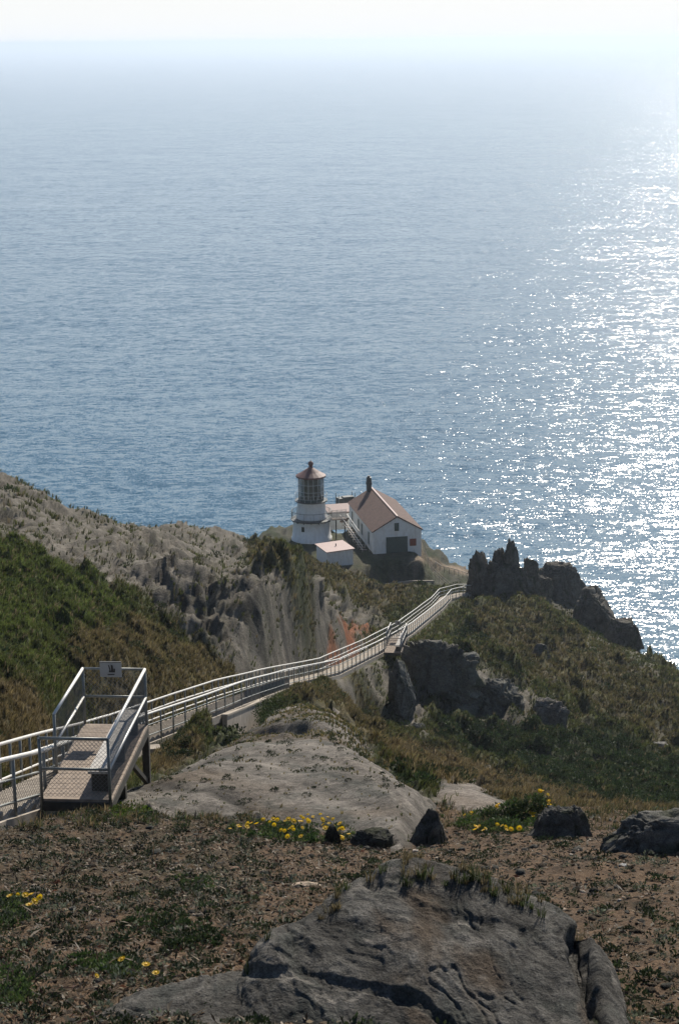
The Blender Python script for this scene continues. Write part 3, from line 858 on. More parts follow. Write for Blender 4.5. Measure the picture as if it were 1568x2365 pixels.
mb = MB(); ring(mb, 2.15, 6.2, .018); ring(mb, 2.15, 5.75, .012)
for k in range(16):
    a = 2 * math.pi * k / 16
    mb.tube([(2.15 * math.cos(a), 2.15 * math.sin(a), 5.3), (2.15 * math.cos(a), 2.15 * math.sin(a), 6.2)], .016, 5, False)
mb.build("lantern_railing", m_rail, lh)
NS = 16
mb = MB(); mb.lathe([(1.74, 5.3), (1.74, 5.62)], NS, a0=R_(11.25), a1=R_(371.25)); mb.build("lantern_base", m_green, lh)
mb = MB(); mb.lathe([(1.70, 5.62), (1.70, 8.55)], NS, a0=R_(11.25), a1=R_(371.25)); mb.build("lantern_glazing", m_glass, lh)
mb = MB()
for k in range(NS):
    a = R_(11.25 + 360 / NS * k)
    p = Vector((1.73 * math.cos(a), 1.73 * math.sin(a), 0))
    mb.tube([p + Vector((0, 0, 5.6)), p + Vector((0, 0, 8.58))], .032, 6)
    a2 = R_(11.25 + 360 / NS * (k + 1)); q = Vector((1.73 * math.cos(a2), 1.73 * math.sin(a2), 0))
    for z in (6.6, 7.58): mb.tube([p + Vector((0, 0, z)), q + Vector((0, 0, z))], .024, 5, False)
mb.build("glazing_bars", m_white, lh)
mb = MB(); mb.lathe([(0, 5.4), (1.05, 5.4), (1.05, 5.9), (1.22, 6.0), (1.25, 7.9), (.9, 8.4), (0, 8.5)], 24); mb.build("lens", m_lens, lh, True)
mb = MB(); mb.lathe([(1.2, 8.46), (1.98, 8.46), (2.06, 8.62), (2.04, 8.7), (1.2, 9.16), (.34, 9.72), (.30, 9.78)], NS, a0=R_(11.25), a1=R_(371.25))
rf = mb.build("roof", m_redroof, lh)
mb = MB(); mb.lathe([(.30, 9.7), (.24, 9.95), (.30, 10.05), (.36, 10.2), (.36, 10.34), (.28, 10.5), (.12, 10.6), (.05, 10.64), (.03, 10.86), (0, 10.88)], 20); mb.build("vent_ball", m_redroof, rf, True)

# ------------------------------------------------------------------ the white building
BA = R_(10.5)
BO = Vector(at_z(862, 1281.5, -65.6))
bd = empty("equipment_house", BO, BA)
tag(bd, "white gabled building with brown shingle roof and big green door", "building")
BW, BL, BE, BR = 6.45, 16.6, 3.05, 4.9
rx_ = BW / 2
mb = MB()
prof = [(0, -.6), (BW, -.6), (BW, BE), (rx_, BR), (0, BE)]
mb.prism([(x, 0, z) for x, z in prof], (0, BL, 0))
mb.build("wall", m_white, bd)
# roof: two slabs with UVs for the shingles
def roof_slab(x0, z0, x1, z1):
    ov = .16; sl = Vector((x0 - x1, 0, z0 - z1)).normalized()
    e = Vector((x0, 0, z0)) + sl * ov; t = Vector((x1, 0, z1))
    n = Vector((-(sl.z), 0, sl.x)); n = n if n.z > 0 else -n
    lo = .03; th = .14
    V = []
    for y in (-.14, BL + .14):
        for p in (e, t):
            V += [Vector((p.x, y, p.z)) + n * lo, Vector((p.x, y, p.z)) + n * (lo + th)]
    # 0 e lo,1 e hi,2 t lo,3 t hi | +4 back
    Fq = [(1, 3, 7, 5), (0, 4, 6, 2), (0, 1, 5, 4), (2, 6, 7, 3), (0, 2, 3, 1), (4, 5, 7, 6)]
    me = bpy.data.meshes.new("roof"); me.from_pydata([tuple(v) for v in V], [], Fq); me.materials.append(m_shingle)
    uv = me.uv_layers.new(name="UVMap")
    for poly in me.polygons:
        for li in poly.loop_indices:
            v = V[me.loops[li].vertex_index]
            uv.data[li].uv = (v.y, (v - e).length if False else abs(v.x - e.x) / max(abs(sl.x), .2))
    return me
rfo = link("roof", roof_slab(0, BE, rx_ - .02, BR), bd)
rfo2 = link("roof", roof_slab(BW, BE, rx_ + .02, BR), bd)
rfo2['label'] = "sunlit pinkish roof slope"
mb = MB(); mb.beam((rx_, -.16, BR + .2), (rx_, BL + .16, BR + .2), .22, .07); mb.build("ridge_cap", m_pinkroof, rfo)
mb = MB(); cy0 = BL - .75; cxx = rx_ - .55
mb.box((cxx, cy0, BR + .35), (.62, .62, 1.0)); mb.box((cxx, cy0, BR + 1.0), (.74, .74, .36)); mb.box((cxx, cy0, BR + 1.42), (.62, .62, .52)); mb.lathe([(.34, 0), (.34, .22), (.2, .26), (.2, .42), (0, .42)], 12, (cxx, cy0, BR + 1.66))
mb.build("chimney", m_iron, rfo)
def front_panel(nm, x, z, w_, h, m, y=-.03, th=.06, parent=bd):
    mb = MB(); mb.box((x, y, z), (w_, th, h)); return mb.build(nm, m, parent)
DX = .95 + 2.05
dr = front_panel("garage_door", 3.16, 1.14, 2.86, 2.3, m_green)
for k in range(1, 6): front_panel("door_batten", 3.16 - 1.43 + 2.86 * k / 6, 1.14, .05, 2.2, m_green, -.072, .03, dr) if k in (3,) else None
mb = MB(); mb.box((3.16, -.045, 2.36), (3.1, .09, .13)); mb.build("lintel_board", m_white, dr)
fw = front_panel("window", 3.12, 3.62, .78, 1.26, m_white, -.035, .07)
front_panel("pane", 3.12, 3.62, .6, 1.08, m_green, -.085, .04, fw)
sg = front_panel("notice_board", 5.32, 1.42, .86, .96, m_redsign, -.04, .05)
front_panel("notice_sheet", 5.32, 1.62, .6, .3, m_redsign, -.072, .016, sg)
for y0 in (2.6, 7.2, 9.6, 14.0):
    mb = MB(); mb.box((-.035, y0, 1.62), (.07, .86, 1.86)); w2 = mb.build("window", m_white, bd)
    mb = MB(); mb.box((-.085, y0, 1.62), (.04, .68, 1.66)); mb.build("pane", m_green, w2)

# ------------------------------------------------------------------ shed in front of the tower
SA = R_(20); SO = Vector(at_z(756.5, 1312, -65.6))
sh = empty("small_shed", SO, SA)
tag(sh, "small white shed with a flat faded-red roof below the lighthouse", "shed")
SW_, SL_, SH_ = 3.5, 4.2, 2.05
mb = MB(); mb.prism([(0, 0, -.7), (SW_, 0, -.7), (SW_, 0, SH_ + .1), (0, 0, SH_ - .02)], (0, SL_, 0)); mb.build("wall", m_white, sh)
mb = MB(); mb.prism([(-.18, -.2, SH_ + .0), (SW_ + .18, -.2, SH_ + .13), (SW_ + .18, -.2, SH_ + .23), (-.18, -.2, SH_ + .1)], (0, SL_ + .4, 0))
ro = mb.build("roof", m_pinkroof, sh)
mb = MB(); mb.tube([(SW_ * .55, SL_ * .5, SH_ + .15), (SW_ * .55, SL_ * .5, SH_ + .5)], .07, 10); mb.build("vent_pipe", m_iron, ro)

# ------------------------------------------------------------------ footbridge and steps beside the tower
fb = empty("footbridge", LB); tag(fb, "slatted wooden footbridge and steps linking the tower gallery to the ground", "footbridge")
mb = MB()
T0 = Vector((2.7, -.5, 2.7)); T1 = Vector((4.6, -.1, 2.7))
GB = Vector((BO.x - LB.x - .95, BO.y - LB.y + 1.0, -.35))
TOP = Vector(at(793, 1188, 248.2)) - LB - Vector((0, 0, 1.0))
mb.beam(T0, T1, 1.1, .12); mb.beam(T1, TOP + Vector((0, 0, .0)), 1.1, .1); mb.build("deck", m_wood, fb)
mb = MB()
nst = 13
for k in range(nst):
    p = TOP.lerp(GB, (k + .5) / nst); mb.box(p, (.95, .3, .06), Matrix.Rotation(R_(-14), 3, 'Z'))
mb.build("treads", m_wood, fb)
side = Vector((.47, .12, 0))
for sgn in (-1, 1):
    mb = MB()
    a = TOP + side * sgn; b2 = GB + side * sgn
    mb.tube([a + Vector((0, 0, 1)), b2 + Vector((0, 0, 1))], .045, 8); mb.tube([a + Vector((0, 0, .5)), b2 + Vector((0, 0, .5))], .025, 8)
    for k in range(6):
        p = a.lerp(b2, k / 5); mb.tube([p - Vector((0, 0, .2)), p + Vector((0, 0, 1))], .025, 6)
    mb.build("handrail", m_rail, fb, True)
for off in (Vector((.1, -.55, 0)), Vector((.1, .55, 0))):
    mb = MB()
    for h in (.15, .33, .51, .69, .87, 1.05): mb.beam(T0 + off + Vector((0, 0, h)), T1 + off + Vector((0, 0, h)), .03, .06)
    for k in range(4):
        p = T0.lerp(T1, k / 3) + off; mb.tube([p, p + Vector((0, 0, 1.1))], .035, 6)
    mb.build("slat_railing", m_plank, fb)
for k, x in enumerate((3.3, 4.5)):
    mb = MB(); mb.box((x, -.25, 1.0), (.16, .16, 3.3)); mb.build("trestle_post", m_dkwood, fb)

# ------------------------------------------------------------------ lower roof and tank behind
LO = Vector(at(783, 1176, 260.7)); LO.z -= 2.2
lb = empty("lower_hut", LO, BA); tag(lb, "low hut with brown flat roof behind the footbridge", "hut")
mb = MB(); mb.box((0, 0, .9), (3.6, 3.6, 2.4)); mb.build("wall", m_white, lb)
mb = MB(); mb.prism([(-2.0, -2.0, 2.1), (2.0, -2.0, 2.14), (2.0, -2.0, 2.3), (-2.0, -2.0, 2.26)], (0, 4.0, .25)); mb.build("roof", m_redroof, lb)
tk0 = Vector(at(798, 1164, 265.7)); tk0.z -= .3
tk = empty("dark_tank", tk0, R_(20)); tag(tk, "dark boxy tank on a frame beyond the hut's brown roof", "tank")
mb = MB(); mb.box((0, 0, .75), (2.4, 1.3, 1.1)); mb.box((.3, -.1, 1.38), (1.6, 1.0, .16)); o = mb.build("tank_body", m_iron, tk)
mb = MB()
for x in (-1.25, 1.25):
    for y in (-.6, .6): mb.tube([(x, y, -3.0), (x, y, 1.95)], .05, 6)
for y in (-.6, .6): mb.tube([(-1.25, y, .2), (1.25, y, .2)], .04, 6)
mb.build("frame", m_dkrail, tk)

# ------------------------------------------------------------------ ramp beside the building
rp = np.array([at(972, 1276, 242.2), at(1000, 1283, 236), at(1040, 1298, 227.3), at(1085, 1318, 217.7), at(1120, 1330, 210.9)])
rp[:, 2] = ground(rp[:, 0], rp[:, 1]) + .02
r2 = _offset(rp, -1.6)
r2[:, 2] = np.maximum(ground(r2[:, 0], r2[:, 1]), rp[:, 2] - .4)
def light_rail(P, name, label, hs, r, m):
    root = empty(name, P[0]); o = Vector(P[0]); tag(root, label, "railing")
    pts = along(P, np.linspace(0, plen(P), 40))
    for h in hs:
        mb = MB(); mb.tube([Vector(p) - o + Vector((0, 0, h)) for p in pts], r, 6); mb.build("rail", m, root, True)
    for q in along(P, np.arange(.2, plen(P), 1.9)):
        mb = MB(); mb.tube([Vector(q) - o - Vector((0, 0, .3)), Vector(q) - o + Vector((0, 0, hs[0]))], r * .9, 6); mb.build("post", m_dkrail, root, True)
light_rail(rp, "ramp_railing", "three-bar rail on the seaward side of the sandy path to the building", (1.1, .75, .4), .022, m_wood)
nl = np.array([at(1005, 1300, 232.7), at(1020, 1310, 229.7), at(1050, 1317, 225.1), at(1080, 1327, 219.3)])
nl[:, 2] = np.maximum(ground(nl[:, 0], nl[:, 1]), nl[:, 2] - .35)
light_rail(nl, "ramp_railing", "low pale handrail along the inner edge of the sandy path", (.5,), .04, m_conc)
ed = np.array([at(890, 1305, 233.5), at(950, 1303, 233.3), at(1002, 1299, 233.3)])
ed[:, 2] = ground(ed[:, 0], ed[:, 1])
mb = MB(); oo = Vector(ed[0])
for i in range(2): mb.beam(Vector(ed[i]) - oo + Vector((0, 0, .12)), Vector(ed[i + 1]) - oo + Vector((0, 0, .12)), .22, .5)
kb = mb.build("terrace_kerb", m_conc); kb.location = oo; tag(kb, "low concrete kerb along the front edge of the building's terrace", "kerb")
# ================================================================== ROCKS
def ico(sub):
    t = (1 + 5 ** .5) / 2
    V = [(-1, t, 0), (1, t, 0), (-1, -t, 0), (1, -t, 0), (0, -1, t), (0, 1, t), (0, -1, -t), (0, 1, -t), (t, 0, -1), (t, 0, 1), (-t, 0, -1), (-t, 0, 1)]
    F = [(0, 11, 5), (0, 5, 1), (0, 1, 7), (0, 7, 10), (0, 10, 11), (1, 5, 9), (5, 11, 4), (11, 10, 2), (10, 7, 6), (7, 1, 8), (3, 9, 4), (3, 4, 2), (3, 2, 6), (3, 6, 8), (3, 8, 9), (4, 9, 5), (2, 4, 11), (6, 2, 10), (8, 6, 7), (9, 8, 1)]
    V = [np.array(v) / np.linalg.norm(v) for v in V]
    for _ in range(sub):
        c = {}; NF = []
        def mid(a, b):
            k = (min(a, b), max(a, b))
            if k not in c:
                m = V[a] + V[b]; V.append(m / np.linalg.norm(m)); c[k] = len(V) - 1
            return c[k]
        for a, b_, d in F:
            x, y, z = mid(a, b_), mid(b_, d), mid(d, a)
            NF += [(a, x, z), (b_, y, x), (d, z, y), (x, y, z)]
        F = NF
    return np.array(V), np.array(F)
ICO = {k: ico(k) for k in (1, 2, 4, 5)}
def rock_mesh(dims, seed, sub=5, rough=.3, crisp=.5, tint=(.15, .14, .12), spire=0.0, rot=0.0):
    V, F = ICO[sub]
    p = np.sign(V) * np.abs(V) ** .62 * (1.0 if sub > 3 else 1.0)
    D = np.array(dims, float); sz_ = float(np.prod(D) ** (1 / 3))
    # below the middle the rock keeps its width, as if rooted in the ground
    rr_ = np.hypot(p[:, 0], p[:, 1]) + 1e-6
    k = p[:, 2] < 0
    full = np.minimum(np.maximum(1.0, rr_), rr_ * 3.0) * (1 + .25 * np.clip(-p[:, 2], 0, 1))
    f0 = np.where(k, full / rr_, 1.0); p[:, 0] *= f0; p[:, 1] *= f0
    # flatten sides as if split along joints, then crumple
    rs = np.random.default_rng(seed)
    for _ in range(9):
        n = rs.normal(size=3); n[2] *= .6; n /= np.linalg.norm(n); d = rs.uniform(.62, 1.05)
        kk = p @ n - d; p -= np.where(kk > 0, kk * .92, 0)[:, None] * n
    q = V * D / sz_ * 1.15 + seed * 3.7
    ld = fbm(q * np.array([1.5, 1.5, .8]) + 60, 3) * 5; ld = (np.floor(ld) + sstep(.7, 1, ld % 1)) / 5
    f = rough * (fbm(q * 1.2, 4) * .45 + np.abs(fbm(q * 2.0 + 8, 5, gain=.55)) * crisp * 1.3 + .6 * ld - .12) + rough * .22 * fbm(q * 6.0, 4)
    crk = np.abs(fbm(q * np.array([2.0, 2.0, .6]) + 30, 3)); f -= rough * .55 * (1 - sstep(0, .06, crk))
    p = p * (1 + f)[:, None]
    if spire: 
        h = np.clip((p[:, 2] + 1) / 2, 0, 1); s = 1 - spire * h
        p[:, 0] *= s; p[:, 1] *= s
    c, s = math.cos(rot), math.sin(rot)
    p = p * np.array(dims)
    p = np.stack([p[:, 0] * c - p[:, 1] * s, p[:, 0] * s + p[:, 1] * c, p[:, 2]], -1)
    lich = fbm(q * 2.0 + 70, 4)
    colr = np.array(tint)[None] * (1 + .35 * fbm(q * 1.1 + 3, 3) + .45 * lich)[:, None]
    colr = lerp(colr, (.05, .055, .03), sstep(.12, .35, fbm(q * 1.6 + 44, 4)) * .7)
    return np_mesh("rock", p, F, [mat_land], sub < 4 or True, None, {'cover': np.clip(colr, .01, .6)})
def rock(name, X, Y, y, dims, seed, label, cat="rock", group=None, sink=.3, spire=0.0, rough=.3, tint=(.15, .14, .12), sub=5, rot=0.0):
    """Y is where its foot meets the ground"""
    c = Vector(at(X, Y, y)) if y else hit(X, Y)
    me = rock_mesh(dims, seed, sub, rough, .5, tint, spire, rot)
    o = link(name, me); o.location = (c.x, c.y, float(ground(np.array([c.x]), np.array([c.y]))[0]) + dims[2] * (1 - sink) )
    o.location.z = o.location.z - dims[2] * sink
    return tag(o, label, cat, group)
def D2m(px, y): return px * y * 1.24 / FPX
# pinnacles at the end of the stair
PT = (.115, .105, .088); G = "rock pinnacles on the ridge"
rock("rock_pinnacle", 1110, 1354, 199, (1.4, 1.2, 3.3), 3, "blunt dark rock stack beside the stairway's lower end", "rock", G, .2, .05, .34, PT, rot=.3)
rock("rock_pinnacle", 1178, 1360, 198.6, (1.9, 1.4, 4.0), 46, "tallest dark pinnacle of jagged rock on the ridge", "rock", G, .2, .62, .42, PT, rot=.9)
rock("rock_pinnacle", 1148, 1356, 199.4, (1.05, 1.0, 3.0), 21, "squarish shoulder of rock leaning on the tallest pinnacle's left", "rock", G, .2, .08, .4, PT, rot=.5)
rock("rock_pinnacle", 1202, 1362, 198.4, (.9, .9, 2.5), 57, "steep rib of rock on the tallest pinnacle's right flank", "rock", G, .2, .3, .4, PT, rot=.2)
rock("rock_pinnacle", 1225, 1354, 201, (.95, .8, 2.9), 9, "square-topped dark rock set apart to the right of the tallest pinnacle", "rock", G, .2, 0, .3, PT, rot=.1)
rock("rock_pinnacle", 1250, 1366, 203.8, (1.5, 1.3, 2.0), 12, "lowest knob of rock at the right foot of the pinnacles", "rock", G, .3, .2, .35, PT)
rock("rock_pinnacle", 1165, 1366, 198.2, (3.3, 1.3, 2.4), 83, "low broken rock base joining the feet of the pinnacles", "rock", G, .3, .25, .45, PT, rot=.05)
rock("dark_cliff", 1285, 1402, 219, (3.8, 2.4, 2.5), 71, "dark cliff running down behind the pinnacles towards the water", "cliff", "steps of the dark cliff", .25, .12, .24, PT, rot=-.2)
rock("dark_cliff", 1365, 1470, 211, (3.1, 2.2, 2.9), 72, "dark rounded shoulder of cliff beyond the grassy crest", "cliff", "steps of the dark cliff", .25, .15, .24, PT, rot=-.3)
rock("dark_cliff", 1440, 1530, 200, (2.6, 2.2, 2.2), 73, "lowest step of the dark cliff against the glittering water", "cliff", "steps of the dark cliff", .25, .15, .24, PT, rot=-.3)
# crag under the second platform
T = (.135, .13, .112)
rock("crag", 928, 1662, 119.4, (1.0, 1.1, 2.2), 14, "grey rounded buttress of rock at the left end of the crag", "crag", "rocks of the crag below the platform", .25, .3, .22, (.13, .128, .115), rot=.3)
rock("crag", 1008, 1640, 127.0, (2.8, 1.5, 2.3), 15, "broad dark crag face directly below the small platform", "crag", "rocks of the crag below the platform", .3, .15, .52, T, rot=-.15)
rock("crag", 1150, 1660, 127.5, (2.5, 1.5, 2.1), 18, "dark right-hand half of the crag with a rounded end", "crag", "rocks of the crag below the platform", .3, .2, .5, T, rot=.15)
rock("boulder", 963, 1655, 116.1, (.5, .45, .4), 24, "small boulder at the foot of the rounded buttress", "boulder", "boulders lying on the slopes", .3, 0, .3, T, 4)
rock("boulder", 1262, 1670, 128.4, (1.9, 1.0, 1.2), 19, "streaked grey slab with a rusty edge right of the crag", "boulder", "boulders lying on the slopes", .35, .2, .35, (.17, .155, .135), rot=-.6)
rock("boulder", 1084, 1542, 135, (.8, .7, .6), 20, "smooth grey boulder on the crag's grassy top", "boulder", "boulders lying on the slopes", .3, 0, .25, (.14, .14, .125), 4)
rock("boulder", 1248, 1524, 158.3, (.75, .5, .6), 22, "lone grey boulder in the grass of the right hillside", "boulder", "boulders lying on the slopes", .3, .3, .3, (.13, .125, .11), 4)
rock("boulder", 828, 1602, 113.3, (1.0, .6, .45), 25, "pale low rock by the stairs left of the rounded buttress", "boulder", "boulders lying on the slopes", .35, 0, .3, (.2, .185, .16), 4)
rock("boulder", 1528, 1693, 127, (.75, .5, .35), 26, "pale flat boulder near the right edge of the hillside", "boulder", "boulders lying on the slopes", .3, 0, .3, (.2, .19, .17), 4)
rock("boulder", 1047, 1803, 52.5, (.27, .24, .2), 27, "round dark stone on the upper edge of the pale slab", "boulder", "boulders lying on the slopes", .2, 0, .3, (.1, .1, .085), 4)
# stones among the flowers
rock("boulder", 768, 1945, 0, (.13, .12, .17), 31, "small black stone among the yellow flowers below the mound", "boulder", "boulders lying on the slopes", .2, .2, .25, (.035, .035, .03), 4)
rock("boulder", 862, 1958, 0, (.34, .22, .16), 32, "low dark stone at the foot of the pale rock mound", "boulder", "boulders lying on the slopes", .2, 0, .3, (.05, .05, .042), 4)
rock("boulder", 995, 1948, 0, (.5, .34, .38), 41, "pointed triangular dark rock between the two flower patches", "boulder", "boulders lying on the slopes", .34, .72, .45, (.10, .096, .084), 5, rot=.5)
rock("boulder", 1300, 1932, 0, (.6, .4, .36), 34, "big dark rock with a flower patch growing against its left side", "boulder", "boulders lying on the slopes", .34, .5, .3, (.11, .105, .092), 5, rot=-.2)
rock("boulder", 1520, 1960, 0, (1.1, .6, .45), 35, "grey bedrock hump at the right edge behind the stony soil", "boulder", "boulders lying on the slopes", .4, .1, .3, (.14, .135, .12), 5, rot=.2)

# bedrock showing through the soil, grown as a skin over the ground
OUTCROPS = []
def surface(x, y):
    g = ground(x, y)
    for t0, t1, v0, v1, Zg in OUTCROPS:
        n_v, n_t = Zg.shape
        a = (x / (y * .5 + 6) - t0) / (t1 - t0) * (n_t - 1); b_ = (np.log(y * .5 + 6) - v0) / (v1 - v0) * (n_v - 1)
        ok = (a >= 0) & (a < n_t - 1) & (b_ >= 0) & (b_ < n_v - 1)
        i = np.clip(b_, 0, n_v - 1).astype(int); j = np.clip(a, 0, n_t - 1).astype(int)
        g = np.where(ok, np.maximum(g, Zg[i, j]), g)
    return g
def outcrop(name, poly, label, lift, wpx, rough, tint, seed, sp=.0026, cat="rock outcrop", streak=1.0, grooves=(), contrast=1.0):
    poly = np.array(poly, float)
    pts = np.array([hit(a, min(b_, 2500)) for a, b_ in poly])
    t = pts[:, 0] / (pts[:, 1] * .5 + 6); v = np.log(pts[:, 1] * .5 + 6)
    t0, t1, v0, v1 = t.min() - .03, t.max() + .03, v.min() - .03, v.max() + .03
    nt_, nv_ = int((t1 - t0) / sp), int((v1 - v0) / sp)
    Tg, Vg = np.meshgrid(np.linspace(t0, t1, nt_), np.linspace(v0, v1, nv_))
    y = (np.exp(Vg) - 6).ravel() * 2; x = Tg.ravel() * (y * .5 + 6)
    z = base_h(x, y) if False else ground(x, y)
    # smooth the ground a little so the rock has its own relief
    uv = proj(np.stack([x, y, z], -1))
    L = np.stack([x, y * .9, np.full(len(x), seed * 5.1)], -1)
    wx = uv[:, 0] + 30 * fbm(L * .9 * (12 / (y.mean() * .5 + 4)), 4); wy = uv[:, 1] + 24 * fbm(L * .9 * (12 / (y.mean() * .5 + 4)) + 9, 4)
    ins = inpoly(poly, wx, wy)
    d = np.full(len(x), 1e9)
    for k in range(len(poly)):
        a, b_ = poly[k], poly[(k + 1) % len(poly)]; e = b_ - a; L2 = e @ e
        s = np.clip(((wx - a[0]) * e[0] + (wy - a[1]) * e[1]) / L2, 0, 1)
        d = np.minimum(d, np.hypot(wx - a[0] - s * e[0], wy - a[1] - s * e[1]))
    d = np.where(ins, d, -d)
    k = 8.0 / (y.mean() * .5 + 2)
    ang = -1.05
    q = np.stack([x * math.cos(ang) + y * math.sin(ang), (y * math.cos(ang) - x * math.sin(ang)) * 1.6 * streak, z * .6 + seed], -1) * k
    big = np.abs(fbm(q * np.array([.16, .6, 1]) + seed, 4, gain=.45)); fine = fbm(q * np.array([1.2, 4.5, 1]) + seed, 5, gain=.62)
    q6 = np.stack([q[:, 0] * .16, q[:, 1] * 1.5, q[:, 2]], -1); stri = fbm(q6 * 1.6 + 7 * seed, 4, gain=.6)
    steps_ = fbm(q * np.array([.13, .8, 1]) + 21 + seed, 3); ledge = np.floor(steps_ * 7) / 7 + sstep(.55, .95, (steps_ * 7) % 1) / 7
    crk = np.abs(fbm(q * np.array([.8, .55, 1]) + 51 + seed, 4)); crack = 1 - sstep(0, .03, crk)
    dome = fbm(np.stack([x * .35, y * .2, z * 0 + seed], -1), 3)
    h = lift * (1 - (1 - np.clip(d / wpx, 0, 1)) ** 2) * (1 + .7 * dome) + sstep(-4, 18, d) * rough * (.25 * big + .6 * fine + 1.5 * stri + .7 * ledge - .5 * crack)
    for line, gw, gd in grooves:
        gdist = np.full(len(x), 1e9)
        for k2 in range(max(len(line) - 1, 1)):
            a = np.array(line[k2], float); b_ = np.array(line[min(k2 + 1, len(line) - 1)], float); e = b_ - a; L2 = max(e @ e, 1e-6)
            s2 = np.clip(((wx - a[0]) * e[0] + (wy - a[1]) * e[1]) / L2, 0, 1)
            gdist = np.minimum(gdist, np.hypot(wx - a[0] - s2 * e[0], wy - a[1] - s2 * e[1]))
        h = h - gd * (1 - sstep(gw * .35, gw, gdist))
    h = np.where(d < 0, np.maximum(d * .004 * y.mean() / 16, -.25), h)
    OUTCROPS.append((t0, t1, v0, v1, (z + h).reshape(nv_, nt_)))
    keep = d > -30
    idn = np.arange(len(x)).reshape(nv_, nt_)
    Fq = np.stack([idn[:-1, :-1], idn[:-1, 1:], idn[1:, 1:], idn[1:, :-1]], -1).reshape(-1, 4)
    Fq = Fq[keep[Fq].all(1)]
    c = np.array([x[ins].mean(), y[ins].mean(), z[ins].mean()])
    tone_ = 1 + .5 * fbm(q * 1.3 + 5, 5) + .35 * fine + .5 * stri
    cc = np.array(tint)[None] * np.clip(1 + (tone_ - 1) * contrast, .25, 2.2)[:, None]
    cc = lerp(cc, (.115, .085, .058), sstep(.05, .4, fbm(q * .8 + 13, 4)) * .55)
    cc = lerp(cc, (.055, .06, .052), sstep(.05, .35, fbm(q * 1.7 + 29, 5)) * .6)
    used = np.unique(Fq); remap = np.full(len(x), -1); remap[used] = np.arange(len(used))
    V = np.stack([x, y, z + h], -1)[used] - c
    o = link(name, np_mesh(name, V, remap[Fq], [mat_land], True, None, {'cover': np.clip(cc[used], .01, .6)}))
    o.location = c
    tag(o, label, cat)
    return o
